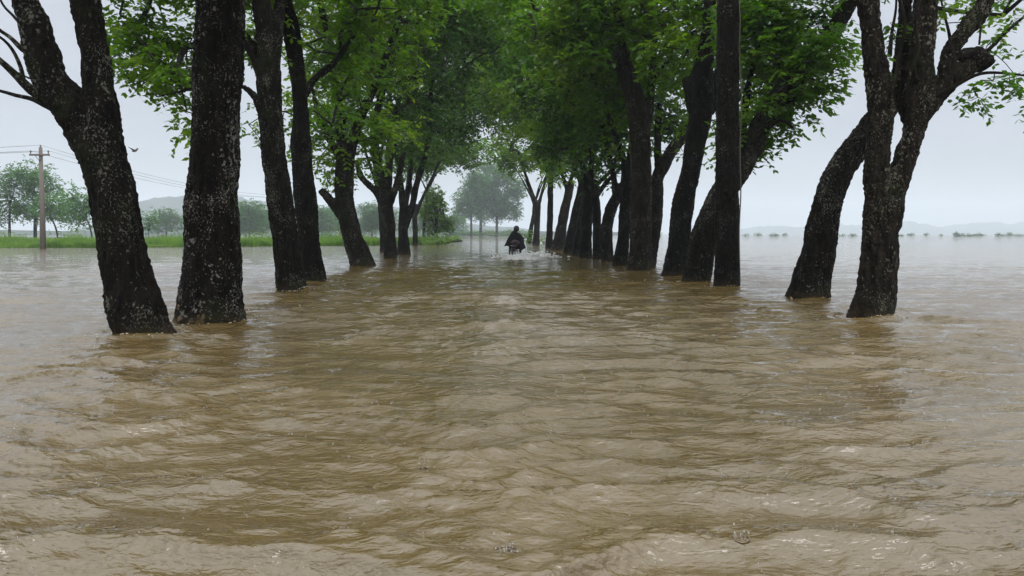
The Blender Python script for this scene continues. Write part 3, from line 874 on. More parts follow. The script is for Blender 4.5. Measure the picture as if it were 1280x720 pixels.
tree('avenue_tree', 'right trunk leaning slightly right with a dark knot where it narrows high up', GY(345),
     [[(842, 345, 31), (848, 310, 28), (853, 257, 28), (862, 220, 26), (869, 180, 26), (876, 140, 30), (876, 103, 34), (880, 80, 26), (885, 40, 17), (888, 0, 16), (890, -60, 13)],
      [(872, 150, 18), (862, 118, 15), (858, 96, 13)],
      [(870, 150, 14), (893, 132, 11, .5), (898, 90, 8, .8), (902, 40, 7, 1), (915, -20, 5, 1.3)]],
     blobs=[(880, -80, 0, 2.2, 2, 1.4), (855, 50, 1.0, 1.3, 1.3, 1.2), (895, 190, 1.2, .6, .8, .5), (830, -20, 1.5, 1.6, 1.5, 1.2), (880, 150, 2.2, .9, .9, .8)],
     vox=0.032, density=3.0, leaf=.13, seed=25, mat=BARK_B, leafm=LEAF_LIT, group=GR)

tree('avenue_tree', 'broad upright trunk on the right rising into a reddish fork over the road', GY(338),
     [[(798, 338, 30), (800, 310, 27), (801, 257, 28), (799, 154, 26), (786, 100, 24), (778, 78, 22)],
      [(780, 88, 16), (766, 51, 14), (748, 0, 12), (728, -60, 9)],
      [(780, 88, 15), (776, 45, 12), (772, 0, 11), (776, -60, 8)],
      [(800, 175, 14), (812, 140, 12, .4), (815, 90, 9, .8), (822, 30, 7, 1)],
      [(799, 160, 9), (812, 120, 7), (822, 92, 6), (840, 70, 5)]],
     blobs=[(745, 80, 0, 1.5, 1.5, 1.3), (830, 60, 0, 1.3, 1.5, 1.4), (750, -20, 0, 2.4, 2.2, 1.6), (700, 20, 0, 1.8, 1.8, 1.3), (820, -20, 0, 2, 2, 1.4), (800, 150, 1, .9, 1, .8), (650, -20, 1, 1.8, 2, 1.1)],
     vox=0.036, mat=BARK_R, density=2.6, leaf=.14, seed=26, group=GR, Lr=.4)

tree('avenue_tree', 'lumpy trunk just right of the broad reddish one, sending a thick limb up right', GY(334),
     [[(808, 334, 22), (814, 300, 21), (818, 258, 23), (820, 240, 20), (822, 222, 17), (830, 205, 18)],
      [(826, 212, 17), (840, 188, 16), (852, 172, 15), (868, 150, 13, .3), (885, 118, 11, .6), (905, 70, 8, 1)],
      [(824, 218, 12), (822, 180, 10, .6), (824, 130, 8, 1)]],
     blobs=[(900, 60, 1, 1.6, 1.6, 1.6), (828, 140, 1.5, 1.0, 1.2, .9), (830, 100, 1, 1.6, 1.6, 1.2), (850, 150, 2, 1, 1, .7)],
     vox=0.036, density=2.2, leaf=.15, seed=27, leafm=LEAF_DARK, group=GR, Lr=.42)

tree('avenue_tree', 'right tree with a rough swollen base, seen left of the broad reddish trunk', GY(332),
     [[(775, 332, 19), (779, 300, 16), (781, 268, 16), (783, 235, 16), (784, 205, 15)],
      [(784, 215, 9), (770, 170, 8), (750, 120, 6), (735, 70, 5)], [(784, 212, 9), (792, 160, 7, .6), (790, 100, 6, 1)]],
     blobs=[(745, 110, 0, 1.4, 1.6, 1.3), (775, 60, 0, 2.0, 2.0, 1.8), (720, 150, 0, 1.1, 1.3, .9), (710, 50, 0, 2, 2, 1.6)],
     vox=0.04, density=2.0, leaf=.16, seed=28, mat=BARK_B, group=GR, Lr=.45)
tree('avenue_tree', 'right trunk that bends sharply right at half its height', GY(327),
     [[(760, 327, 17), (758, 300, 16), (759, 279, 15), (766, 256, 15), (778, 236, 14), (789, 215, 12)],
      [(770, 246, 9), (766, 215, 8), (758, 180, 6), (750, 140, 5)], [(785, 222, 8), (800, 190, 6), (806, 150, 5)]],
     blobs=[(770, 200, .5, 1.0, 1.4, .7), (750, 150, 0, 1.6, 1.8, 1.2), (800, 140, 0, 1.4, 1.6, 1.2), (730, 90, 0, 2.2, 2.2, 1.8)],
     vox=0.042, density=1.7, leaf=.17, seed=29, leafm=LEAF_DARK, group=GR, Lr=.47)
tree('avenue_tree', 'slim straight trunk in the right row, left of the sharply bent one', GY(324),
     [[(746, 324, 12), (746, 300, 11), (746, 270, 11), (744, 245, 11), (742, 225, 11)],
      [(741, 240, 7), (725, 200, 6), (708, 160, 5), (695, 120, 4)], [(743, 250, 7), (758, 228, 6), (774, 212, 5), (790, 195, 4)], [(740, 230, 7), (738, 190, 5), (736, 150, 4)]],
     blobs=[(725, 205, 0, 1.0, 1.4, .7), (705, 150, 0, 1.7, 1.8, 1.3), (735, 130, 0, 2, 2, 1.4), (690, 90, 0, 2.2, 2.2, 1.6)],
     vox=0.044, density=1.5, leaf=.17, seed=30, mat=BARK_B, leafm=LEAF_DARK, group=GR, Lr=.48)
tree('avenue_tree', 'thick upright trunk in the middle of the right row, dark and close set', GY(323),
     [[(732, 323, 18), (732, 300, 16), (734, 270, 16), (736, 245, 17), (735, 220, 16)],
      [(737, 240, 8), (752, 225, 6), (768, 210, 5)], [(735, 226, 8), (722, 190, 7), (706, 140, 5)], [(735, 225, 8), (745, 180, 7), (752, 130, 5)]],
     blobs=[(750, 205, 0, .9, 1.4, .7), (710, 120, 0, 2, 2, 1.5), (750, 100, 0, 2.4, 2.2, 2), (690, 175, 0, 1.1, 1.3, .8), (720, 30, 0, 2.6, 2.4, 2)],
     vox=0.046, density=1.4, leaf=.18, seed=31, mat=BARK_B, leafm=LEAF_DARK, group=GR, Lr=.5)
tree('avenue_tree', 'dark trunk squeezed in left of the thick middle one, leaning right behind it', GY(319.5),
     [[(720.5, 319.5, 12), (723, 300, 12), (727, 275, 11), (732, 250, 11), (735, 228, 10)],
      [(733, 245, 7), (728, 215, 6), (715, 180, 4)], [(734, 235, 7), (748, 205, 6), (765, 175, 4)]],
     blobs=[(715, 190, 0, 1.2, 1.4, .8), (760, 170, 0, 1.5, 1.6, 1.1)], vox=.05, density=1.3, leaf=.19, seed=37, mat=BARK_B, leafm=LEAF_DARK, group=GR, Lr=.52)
tree('avenue_tree', 'right trunk leaning right, just left of the thick middle one', GY(317),
     [[(710, 317, 13), (715, 290, 13), (721, 262, 13), (727, 240, 13), (729, 222, 12)],
      [(727, 232, 7), (715, 200, 5), (700, 160, 4)], [(727, 230, 6), (735, 190, 5), (740, 150, 4)]],
     blobs=[(698, 165, 0, 1.9, 2, 1.5), (740, 140, 0, 2.4, 2.4, 1.8), (690, 110, 0, 2.6, 2.4, 2)],
     vox=0.05, density=1.1, leaf=.2, seed=32, mat=BARK_B, leafm=LEAF_LIT, group=GR, Lr=.55)
tree('avenue_tree', 'right trunk slanting right with clear sky on its left side', GY(312.5),
     [[(697, 312.5, 16), (701, 290, 14), (706, 262, 13), (710, 245, 12), (713, 228, 11)],
      [(710, 240, 6), (702, 215, 5), (690, 180, 4)], [(712, 230, 6), (720, 200, 5), (724, 165, 4)]],
     blobs=[(695, 210, 0, 1.4, 1.6, .9), (690, 180, 0, 2.1, 2.2, 1.5), (725, 160, 0, 2.6, 2.4, 2), (680, 130, 0, 3, 3, 2.2), (635, 100, 0, 3.2, 3, 2.0), (640, 40, 0, 3.4, 3, 2.4)],
     vox=0.055, density=.9, leaf=.22, seed=33, leafm=LEAF_LIT, group=GR, Lr=.58)
tree('avenue_tree', 'straight pole like trunk in the right row, second from its far end', GY(310.5),
     [[(687, 310.5, 11), (687, 290, 9), (688, 260, 8), (688, 238, 8), (689, 222, 7)]],
     auto=(4, 12, 4.0, -.6), vox=0.06, density=.6, leaf=.25, seed=34, mat=BARK_B, group=GR, Lr=.6)
tree('avenue_tree', 'farthest clear trunk of the right row, forking into a v beside the rider', GY(306.5),
     [[(670, 306.5, 10), (671, 285, 8), (672, 262, 8), (672, 252, 8)],
      [(672, 258, 5), (664, 238, 4.5), (656, 216, 4), (648, 190, 3)], [(673, 256, 5), (679, 236, 4), (685, 212, 3.5), (690, 190, 3)]],
     blobs=[(655, 195, 0, 2.0, 2.2, 1.4), (690, 190, 0, 2.4, 2.4, 1.6), (645, 150, 0, 3.2, 3, 2.4), (690, 140, 0, 3.6, 3, 2.6)],
     vox=0.06, density=.55, leaf=.27, seed=35, group=GR, leafm=LEAF_PALE, Lr=.65)
tree('avenue_tree', 'short leaning trunk at the very end of the right row, partly behind the forked one', GY(303.5),
     [[(661, 303.5, 7), (664, 285, 6), (667, 268, 5), (668, 255, 5)]],
     auto=(4, 11, 4.0, -.4), vox=0.09, density=.4, leaf=.3, seed=36, mat=BARK_B, group=GR, Lr=.7)
# ------------------------------------------------------------------ far trees, banks, hills
def far_tree(name, label, px, Y, trunk_w, top_py, blobs, seed, density=1.0, leaf=.4, leafm=None, group='hazy trees beyond the flood', lean=0, k=1.0):
    Y = Y * k; density = density / k ** 3 * (.8 if k > 1 else 1); leaf = leaf * k ** .85
    blobs = [(a, b, c * k, d * k, e * k, f * k) for a, b, c, d, e, f in blobs]
    tp = HZ - (HZ - top_py) * .45
    return tree(name, label, Y, [[(px, HZ + F * H / Y, trunk_w), (px + lean * .3, HZ - 8, trunk_w * .9), (px + lean, tp, trunk_w * .7)],
                                 [(px + lean * .7, tp + 10, trunk_w * .5), (px + lean - 8, top_py + 20, trunk_w * .3)], [(px + lean * .7, tp + 10, trunk_w * .5), (px + lean + 10, top_py + 22, trunk_w * .3)]],
                blobs=blobs, vox=.13 * k, density=density, leaf=leaf, nleaf=6, sprays=4, Lr=.8 * k ** .85, seed=seed, leafm=leafm or LEAF_FAR, group=group, disp=.6)

# big trees closing the avenue
GC = 'tall hazy trees closing the far end of the avenue'
far_tree('roadside_tree', 'tall hazy tree at the road end, left of the three crowns', 589, 190, 3.6, 212, [(586, 250, 0, 3.6, 4, 3.4), (596, 226, 0, 3.4, 4, 2.6), (577, 266, 0, 2.2, 3, 1.8), (600, 268, 2, 2.2, 3, 1.6)], 51, group=GC, k=1.7)
far_tree('roadside_tree', 'tallest hazy tree at the road end, behind the middle of the water', 601, 200, 4.5, 200, [(606, 238, 0, 4.6, 5, 4.2), (614, 210, 0, 3.6, 4, 2.0), (622, 262, 0, 3, 4, 2.6), (596, 258, 0, 2.6, 3, 2.4)], 52, group=GC, k=1.7)
far_tree('roadside_tree', 'hazy spreading tree at the road end, just left above the rider', 621, 195, 4, 205, [(632, 252, 0, 3.8, 4, 3.2), (645, 236, 0, 3.0, 4, 2.4), (630, 220, 0, 3, 4, 2.2), (644, 266, 0, 1.8, 3, 1.5)], 53, group=GC, k=1.7)
# light green tree behind the end of the left row
tree('bank_tree', 'rounded light green tree behind the slender end of the left row', 88,
     [[(545, 304, 5), (545, 285, 4.5), (546, 265, 4)], [(546, 270, 3), (538, 250, 2)], [(546, 270, 3), (554, 248, 2)]],
     blobs=[(545, 265, 0, 1.9, 1.9, 1.9), (545, 246, 0, 1.4, 1.5, 1.3), (552, 280, 0, 1.5, 1.5, 1.0), (538, 285, 0, 1.2, 1.2, .8)],
     vox=.07, density=2.5, leaf=.2, sprays=5, Lr=.4, seed=60, leafm=LEAF_PALE)
# trees on the left shore
GS = 'hazy trees on the left shore'
far_tree('shore_tree', 'tall round hazy tree left of the utility pole', 12, 120, 4, 198, [(12, 240, 0, 4.2, 4, 3.5), (25, 218, 0, 3.6, 3, 2), (-5, 262, 0, 3.4, 3, 2)], 71, leaf=.3, group=GS, density=.6)
far_tree('shore_tree', 'hazy tree directly behind the utility pole', 44, 125, 5, 205, [(48, 232, 0, 4, 4, 2.6), (60, 215, 0, 2.2, 2.2, 1), (42, 260, 0, 3.6, 3, 1.8)], 72, leaf=.3, group=GS, density=.6)
far_tree('shore_tree', 'low spreading hazy tree right of the utility pole with a leaning trunk', 73, 115, 3, 235, [(78, 256, 0, 3.2, 3, 1.8), (62, 262, 0, 2.6, 3, 1.6), (92, 268, 0, 2.4, 2, 1.4)], 73, leaf=.3, group=GS, density=.6, lean=-12)
far_tree('shore_tree', 'hazy tree touching the left side of the forked nearest trunk', 116, 105, 3, 228, [(104, 252, 0, 2.8, 2.6, 2.2), (98, 270, 0, 2.4, 2.4, 1.6), (118, 268, 0, 2.2, 2.2, 1.5)], 74, leaf=.28, group=GS, density=.7, lean=-12)
far_tree('shore_tree', 'small hazy tree between the two nearest left trunks', 186, 130, 2, 262, [(186, 276, 0, 1.5, 1.5, 1.5), (182, 284, 0, 1.2, 1.2, 1.0), (191, 270, 0, 1.1, 1.1, .8)], 75, leaf=.25, group=GS, density=1.4)
GT = 'bluish trees seen between the left trunks'
for k, (px, top, Yk, lab) in enumerate(((312, 252, 230, 'bluish tree just right of the thickest left trunk'), (328, 256, 240, 'bluish tree close left of the third left trunk'),
                                       (300, 258, 250, 'bluish tree partly hidden by the right edge of the thickest trunk'),
                                       (412, 262, 260, 'bluish tree right of the fourth left trunk, low by the bank'), (465, 255, 240, 'bluish tree right of the fifth left trunk, above the grass'))):
    far_tree('shore_tree', lab, px, Yk, 2.5, top, [(px, (top + 285) / 2 - 4, 0, 4.5, 4, (285 - top) / 2 * Yk / F * .9), (px + 8, 278, 0, 4.5, 4, 2.6), (px - 9, 280, 0, 4.5, 4, 2.4)], 80 + k, density=.45, leaf=.42, group=GT)

def ridge(name, pts, Y, depth, label, seed, rough=0.6, low=1.0):
    """a wooded ridge: a real mound with uneven top"""
    pts = np.array(pts, float)
    px = np.linspace(pts[0, 0], pts[-1, 0], 160)
    top = HZ - (HZ - np.interp(px, pts[:, 0], pts[:, 1])) * low
    V = []; nrow = 14
    for i in range(nrow):
        v = i / (nrow - 1)
        prof = math.sin(math.pi * min(1, v * 1.0)) ** .7 if v > 0 else 0
        yy = Y + (v - .5) * depth
        x = (px - 640) / F * Y
        hgt = (HZ - top) / F * Y + H
        z = hgt * prof
        n = fbm(np.stack([x * .09, np.full_like(x, yy * .09), np.full_like(x, seed)], 1), 3) * rough * (HZ - top) / F * Y * .22 * prof
        V.append(np.stack([x, np.full_like(x, yy), np.where(prof > 0, z + n, -.5)], 1))
    V = np.vstack(V); m = 160
    i = np.arange(nrow - 1)[:, None] * m; j = np.arange(m - 1)[None]
    Q = np.stack([i + j, i + j + 1, i + m + j + 1, i + m + j], -1).reshape(-1, 4)
    tag(link(name, mesh_np(name, V, Q, HILL, True)), label, kind='structure')
ridge('hill', [(120, 290), (170, 268), (182, 256), (200, 249), (230, 246), (280, 244), (320, 250), (360, 255), (420, 262), (470, 258), (520, 262), (560, 275), (600, 282), (640, 284), (680, 289), (700, 291)], 1250, 250, 'blue grey wooded hill fading into the rain on the left', 1, .5)
ridge('hills', [(905, 291), (930, 284), (960, 279), (1000, 281), (1040, 276), (1075, 279), (1110, 275), (1140, 273), (1165, 283), (1190, 279), (1215, 274), (1240, 273), (1262, 280), (1285, 271), (1340, 276), (1420, 282), (1500, 290)], 2500, 300, 'faint low hills on the right horizon', 5, .9, .72)
ridge('shore', [(-260, 287), (-100, 285), (20, 288), (80, 289), (160, 288), (220, 285), (330, 284), (420, 286), (500, 284), (560, 288), (600, 289), (690, 289), (760, 290), (800, 291)], 520, 80, 'low wooded far shore behind the bank', 9, .9)

# grassy bank on the left, from the pole to the end of the row
bank_front = [(-420, 58), (-70, 60), (40, 61), (150, 62), (260, 66), (360, 70), (440, 72), (500, 76), (560, 84), (566, 96)]
bx = []
for px, Y in bank_front: bx.append(((px - 640) / F * Y, Y))
bx = np.array(bx)
xs = np.linspace(bx[0, 0], bx[-1, 0], 140)
yf = np.interp(xs, bx[:, 0], bx[:, 1]) + .8 * vnoise(np.stack([xs * .25, xs * 0, xs * 0], 1))
V = []
for v, z in ((0, -.5), (.02, .02), (.06, .14), (.3, .30), (.6, .34), (.9, .2), (1, -.5)):
    V.append(np.stack([xs, yf + v * 34, z + .05 * vnoise(np.stack([xs * .5, yf + v * 30, xs * 0], 1))], 1))
V = np.vstack(V); n = 140
i = np.arange(6)[:, None] * n; j = np.arange(n - 1)[None]
Q = np.stack([i + j, i + j + 1, i + n + j + 1, i + n + j], -1).reshape(-1, 4)
tag(link('bank', mesh_np('bank', V, Q, MUD, True)), 'low bank above the flood on the left', kind='structure')
rng = np.random.RandomState(5)
N = 42000
gx = rng.uniform(xs[0], xs[-1], N); gv = rng.rand(N) ** 2.2
gy = np.interp(gx, xs, yf) + .3 + gv * 30
hh = (.42 + .42 * vnoise(np.stack([gx * .28, gy * .28, gx * 0], 1)) + .12 * rng.rand(N))
hh = np.clip(hh, .12, 1.1)
zz = np.where(gv < .1, gv * 1.5, .2)
th = rng.uniform(0, math.pi, N); w = .05
dx, dy = np.cos(th) * w, np.sin(th) * w
lx, ly = rng.normal(0, .16, N) * hh, rng.normal(0, .16, N) * hh
A = np.stack([gx - dx, gy - dy, zz - .1], 1); B = np.stack([gx + dx, gy + dy, zz - .1], 1); C = np.stack([gx + lx, gy + ly, zz + hh], 1)
V = np.stack([A, B, C], 1).reshape(-1, 3)
tag(link('grass', mesh_np('grass', V, np.arange(3 * N).reshape(-1, 3), GRASSM)), 'bright green grass along the low bank on the left', 'grass', kind='stuff')

def bush(name, label, px, Y, blobs, seed, leafm=LEAF_FAR, leaf=.16, density=14, group=None, cat='bush', stems=5):
    """blobs: (dx, dy, z, rx, ry, rz) metres round the foot"""
    rng = np.random.RandomState(seed)
    c = np.array([(px - 640) / F * Y, Y, 0])
    root = thing(name, c, label, cat, group)
    T = []
    for dx, dy, z, rx, ry, rz in blobs:
        n = max(8, int(4.2 * rx * ry * rz * density)); v = rng.normal(0, 1, (n, 3)); v /= np.linalg.norm(v, axis=1, keepdims=True)
        T.append(c + [dx, dy, z] + v * (rng.rand(n) ** .45)[:, None] * [rx, ry, rz])
    T = np.vstack(T); T = T[T[:, 2] > 0.03]
    m = Mix()
    for k in range(stems):
        e = T[rng.randint(len(T))]
        m.tube(np.array([c + [rng.normal(0, .1), 0, -.6], c * .5 + e * .5 + rng.normal(0, .05, 3), e]), np.array([1, .7, .4]) * leaf * .16, 5)
    link('stem', m.mesh('stem', TWIG), root)
    V, Q = spray_mesh(T, rng.normal(0, 1, T.shape) + [0, 0, .5], rng, leaf, 6, leaf * 2.2)
    tag(link('foliage', mesh_np('foliage', V, Q, leafm), root), kind='stuff')
    return root
GB = 'bushes along the end of the avenue'
bush('bush', 'pale yellow green weeds at the water edge under the rounded tree', 548, 78, [(0, 0, .5, 1.2, 1, .6), (-1.1, 0, .4, .8, .8, .5), (1, 0, .3, .7, .7, .4)], 1, GRASSM, .2, group=GB)
bush('bush', 'low green bush between the slender left trunks', 524, 80, [(0, 0, .5, 1.0, .8, .7)], 2, LEAF_PALE, .2, group=GB)
bush('bush', 'light green bush behind the rider, left of the right row', 660, 95, [(0, 0, .6, 1.3, 1, .9), (1.2, 0, .4, 1, 1, .6)], 3, LEAF_PALE, .24, group=GB)
bush('bush', 'light bush seen between the last two right row trunks', 680, 84, [(0, 0, .5, .9, .8, .7)], 4, LEAF_PALE, .22, group=GB)
bush('bush', 'yellowish bush at the foot of the hazy road end trees', 624, 330, [(-4, 0, 1, 6, 2, 1.5), (6, 0, .8, 5, 2, 1.3)], 5, GRASSM, .7, density=1, group=GB)
for k, (px, Y, lab) in enumerate(((583, 372, 'hazy low bush at the foot of the left road end tree'), (608, 380, 'hazy low bush at the foot of the tallest road end tree'), (640, 360, 'hazy low bush right of the road end trees'), (567, 350, 'hazy bush between the rounded light green tree and the road end'))):
    bush('bush', lab, px, Y, [(0, 0, 1.2, 5, 2, 1.8), (4.6, 0, .8, 3.6, 2, 1.2), (-3.8, 0, 1, 3, 2, 1.4)], 60 + k, LEAF_FAR if k != 1 else LEAF_PALE, .7, density=1.6, group=GB)
# dark clumps standing in the flood on the right
GK = 'dark clumps standing out of the flood on the right'
for k, (px, Y, bl, lab) in enumerate((
    (932, 330, [(0, 0, .3, 1.4, 1, .7)], 'tiny dark clump right beside the straight vertical trunk'),
    (966, 320, [(0, 0, .4, 2.0, 1, .8), (1.6, 0, .3, 1.2, 1, .6)], 'dark low clump midway between vertical and bent trunks'),
    (1056, 340, [(-1.5, 0, .3, 1.4, 1, .6)], 'faint dark clump beside the bent trunk, left part of a pair'),
    (1066, 320, [(0, 0, .4, 2, 1, .7)], 'dark clump between the bent trunk and the forked trunk'),
    (1127, 330, [(0, 0, .3, 1.3, 1, .6)], 'small dark clump just right of the forked trunk'),
    (1176, 340, [(0, 0, .4, .8, .8, .8)], 'tiny upright dark clump alone in open water on the right'),
    (1200, 310, [(-1.6, 0, .8, 1.1, 1, 1.2), (0, 0, .5, 2.2, 1, .8), (3, 0, .5, 2, 1, .6), (5, 0, .3, 1.6, 1, .4)], 'largest dark clump on the right, peaked at its left end'),
    (1249, 310, [(-.6, 0, .6, 1.0, 1, .9), (1.2, 0, .4, 1.6, 1, .6)], 'dark clump with a raised left end near the right edge'),
    (1274, 320, [(0, 0, .3, 2.2, 1, .6)], 'flat dark clump at the right edge of the view'))):
    bush('flooded_bush', lab, px, Y, bl, 20 + k, LEAF_DARK, .34, density=14, group=GK)
for k, (px, Y, bl, lab) in enumerate((
    (947, 420, [(0, 0, .5, 2.6, 1, .8)], 'thin far clump right of the straight vertical trunk, beyond the nearer two'),
    (981, 430, [(0, 0, .5, 1.6, 1, .9)], 'far clump almost touching the left side of the bent trunk'),
    (1139, 400, [(0, 0, .5, 2.2, 1, .8)], 'far flat clump second to the right of the forked trunk'),
    (1158, 430, [(0, 0, .6, 1.4, 1, 1.0)], 'far clump between the forked trunk and the tiny upright one'),
    (1222, 360, [(0, 0, .5, 2.0, 1, .8), (2.4, 0, .3, 1.6, 1, .5)], 'low clump just right of the largest peaked one'),
    (1262, 400, [(0, 0, .6, 2.4, 1, 1.0)], 'far clump between the two near the right edge'))):
    bush('flooded_bush', lab, px, Y, bl, 120 + k, LEAF_DARK, .4, density=12, group=GK)
for k, (px, Y, r, lab) in enumerate((
    (6, 84, 1.3, 'wide green bush at the left edge of the bank'), (66, 80, .9, 'round bush just right of the utility pole'), (92, 92, 1.4, 'broad bush on the bank left of the forked trunk'),
    (205, 86, 1.0, 'bush on the bank between the two nearest left trunks'), (222, 90, 1.3, 'bush touching the left edge of the thickest trunk'), (309, 88, 1.1, 'bush on the bank right of the thickest trunk'),
    (326, 94, 1.4, 'bush on the bank at the left edge of the third left trunk'), (404, 90, 1.2, 'bush on the bank right of the fourth left trunk'), (417, 98, 1.5, 'bush on the bank left of the fifth left trunk'),
    (461, 92, 1.2, 'bush on the bank between the fifth and sixth left trunks'))):
    bush('bank_bush', lab, px, Y, [(0, 0, .3 + r * .4, r, r * .8, r * .6), (r * 1.1, .3, .35 + r * .2, r * .8, r * .7, r * .45), (-r, 0, .3 + r * .2, r * .7, r * .6, r * .4)], 140 + k, (LEAF_PALE, LEAF_FAR, GRASSM)[k % 3], .22, density=9, group='bushes on the left bank')
for k, (px, top, Yk, lab) in enumerate(((208, 262, 270, 'bluish tree behind the bushes left of the thickest trunk'), (285, 255, 250, 'bluish tree mostly behind the right side of the thickest trunk'),
                                       (398, 258, 250, 'bluish tree directly right of the fourth left trunk'), (425, 252, 270, 'tallest bluish tree left of the fifth left trunk'),
                                       (478, 258, 260, 'bluish tree at the left side of the sixth left tree'), (535, 262, 280, 'bluish tree behind the rounded light green one'),
                                       (562, 268, 300, 'small bluish tree left of the road end trees'))):
    far_tree('shore_tree', lab, px, Yk, 2.5, top, [(px, (top + 285) / 2 - 4, 0, 5, 4, (285 - top) / 2 * Yk / F * .9), (px + 8, 278, 0, 5, 4, 2.8), (px - 9, 280, 0, 5, 4, 2.6)], 180 + k, density=.30, leaf=.45, group=GT)
bush('flooded_bush', 'tiny bush far off between the leaning right trunks', 824, 240, [(0, 0, .6, 1.2, 1, .9)], 40, LEAF_FAR, .3, density=10)

# ------------------------------------------------------------------ utility poles and wires
def pole(px, Y, top_h, label):
    c = np.array([(px - 640) / F * Y, Y, 0])
    root = thing('utility_pole', c, label, 'utility pole', 'utility poles on the left shore')
    m = Mix(); m.tube(np.array([c + [.12, 0, -.5], c + [.04, 0, top_h * .5], c + [-.08, 0, top_h]]), np.array([.21, .17, .12]), 12)
    link('post', m.mesh('post', CONCRETE, True), root)
    m = Mix(); m.box(c + [-.06, -.16, top_h - .55], (1.45, .11, .13)); link('crossarm', m.mesh('crossarm', CONCRETE), root)
    for s in (-1, 1):
        m = Mix(); m.tube(np.array([c + [-.06 + s * .3, -.18, top_h - .6], c + [-.06, -.16, top_h - 1.0]]), .02, 5); link('brace', m.mesh('brace', WIRE), root)
        m = Mix(); a = c + [-.06 + s * .64, -.16, top_h - .48]
        m.tube(np.array([a, a + [0, 0, .10], a + [0, 0, .12], a + [0, 0, .24]]), np.array([.03, .03, .07, .05]), 8); link('insulator', m.mesh('insulator', CONCRETE, True), root)
    m = Mix(); a = c + [-.08, 0, top_h]; m.tube(np.array([a, a + [0, 0, .18]]), .045, 8); link('insulator', m.mesh('insulator', CONCRETE, True), root)
    return [a + [0, 0, .16], c + [-.7, -.16, top_h - .26], c + [.58, -.16, top_h - .26]]
pa = pole(52, 58, 7.35, 'weathered pole with a crossarm standing at the edge of the left bank')
pb = pole(348, 132, 7.35, 'farther utility pole almost hidden behind the third left trunk')
pc = [p + np.array([-34., -4, .2]) for p in pa]
for k, lab in enumerate(('topmost wire from the pole top', 'wire from the left end of the crossarm', 'wire from the right end of the crossarm')):
    t = np.linspace(0, 1, 24)[:, None]
    s1 = pc[k] * (1 - t) + pa[k] * t; s1[:, 2] -= (.7 * 4 * t * (1 - t))[:, 0]
    s2 = pa[k] * (1 - t) + pb[k] * t; s2[:, 2] -= (.9 * 4 * t * (1 - t))[:, 0]
    m = Mix(); m.tube(np.vstack([s1, s2[1:]]), .013, 4)
    tag(link('wire', m.mesh('wire', WIRE), origin=tuple(pa[k])), lab, 'wire', 'wires strung between the poles')
# bird
c = P(168, 189, 26)
root = thing('bird', c, 'small dark bird flying right of the forked nearest left trunk', 'bird')
BIRD = simple_mat('bird', (.03, .03, .035), .7)
m = Mix(); m.tube(np.array([c + [-.10, 0, .01], c + [-.05, 0, 0], c + [0, 0, 0], c + [.07, 0, .015], c + [.10, 0, .02]]), np.array([.004, .022, .03, .02, .004]), 8)
link('body', m.mesh('body', BIRD, True), root)
for s in (-1, 1):
    V = np.array([c + [.03, 0, .02], c + [-.04, 0, .02], c + [.02, s * .10 + .0, .07], c + [-.05, s * .16, .13], c + [.07, s * .08 - .02, .06],
                  c + [.03, 0, .01], c + [-.04, 0, .01], c + [.02, s * .10, .063], c + [-.05, s * .16, .127], c + [.07, s * .08 - .02, .053]])
    V[:, 0] += (V[:, 1] - c[1]) * .55
    Q = np.array([[0, 4, 2], [0, 2, 1], [1, 2, 3], [2, 4, 3], [5, 7, 9], [5, 6, 7], [6, 8, 7], [7, 8, 9]])
    link('wing', mesh_np('wing', V, Q, BIRD), root)

# ------------------------------------------------------------------ motorcycle and rider
GRD = -0.30
BK = simple_mat('black plastic', (.012, .012, .014), .35)
RUB = simple_mat('tyre rubber', (.015, .015, .015), .8)
MET = simple_mat('chrome', (.35, .35, .36), .3, metal=.9)
RED = simple_mat('rear lamp', (.05, .004, .004), .3)
PNT = simple_mat('maroon paint', (.04, .010, .02), .3)
COAT = simple_mat('dark rain cape', (.004, .005, .008), .7, spec=.15)
TROU = simple_mat('dark trousers', (.016, .017, .022), .7)
SKIN = simple_mat('skin', (.22, .12, .075), .6)
HELM = simple_mat('dark helmet', (.02, .02, .025), .2)
bike = thing('motorcycle', (BIKE[0], BIKE[1], 0), 'small motorcycle driving away through the flood, wheels half under water', 'motorcycle')
X0, Y0 = BIKE
def bp(x, y, z): return np.array([X0 + x, Y0 + y, GRD + z])
def wheel(y):
    m = Mix()
    th = np.linspace(0, 2 * math.pi, 33)
    ring = np.array([bp(0, y + .245 * math.cos(t), .29 + .245 * math.sin(t)) for t in th])
    V, Q, _ = tube(ring, np.full(33, .045), 10, caps=False); m.add(V, Q)
    w = link('wheel', m.mesh('wheel', RUB, True), bike)
    m = Mix()
    ring = np.array([bp(0, y + .205 * math.cos(t), .29 + .205 * math.sin(t)) for t in th])
    V, Q, _ = tube(ring, np.full(33, .014), 6, caps=False); m.add(V, Q)
    m.tube(np.array([bp(-.05, y, .29), bp(.05, y, .29)]), .035, 10)
    for k in range(10):
        a = k * math.pi / 5; m.tube(np.array([bp(0, y, .29), bp(0, y + .2 * math.cos(a), .29 + .2 * math.sin(a))]), .006, 4)
    link('rim', m.mesh('rim', MET, True), w)
wheel(-.62); wheel(.62)
def bpart(name, fn, mat, smooth=True, parent=None):
    m = Mix(); fn(m); return link(name, m.mesh(name, mat, smooth), parent or bike)
bpart('mudguard', lambda m: m.tube(np.array([bp(0, -.62 + .33 * math.cos(t), .29 + .33 * math.sin(t)) for t in np.linspace(.5, 2.9, 12)]), .06, 8), BK)
bpart('mudguard', lambda m: m.tube(np.array([bp(0, .62 + .32 * math.cos(t), .29 + .32 * math.sin(t)) for t in np.linspace(.3, 2.6, 12)]), .055, 8), PNT)
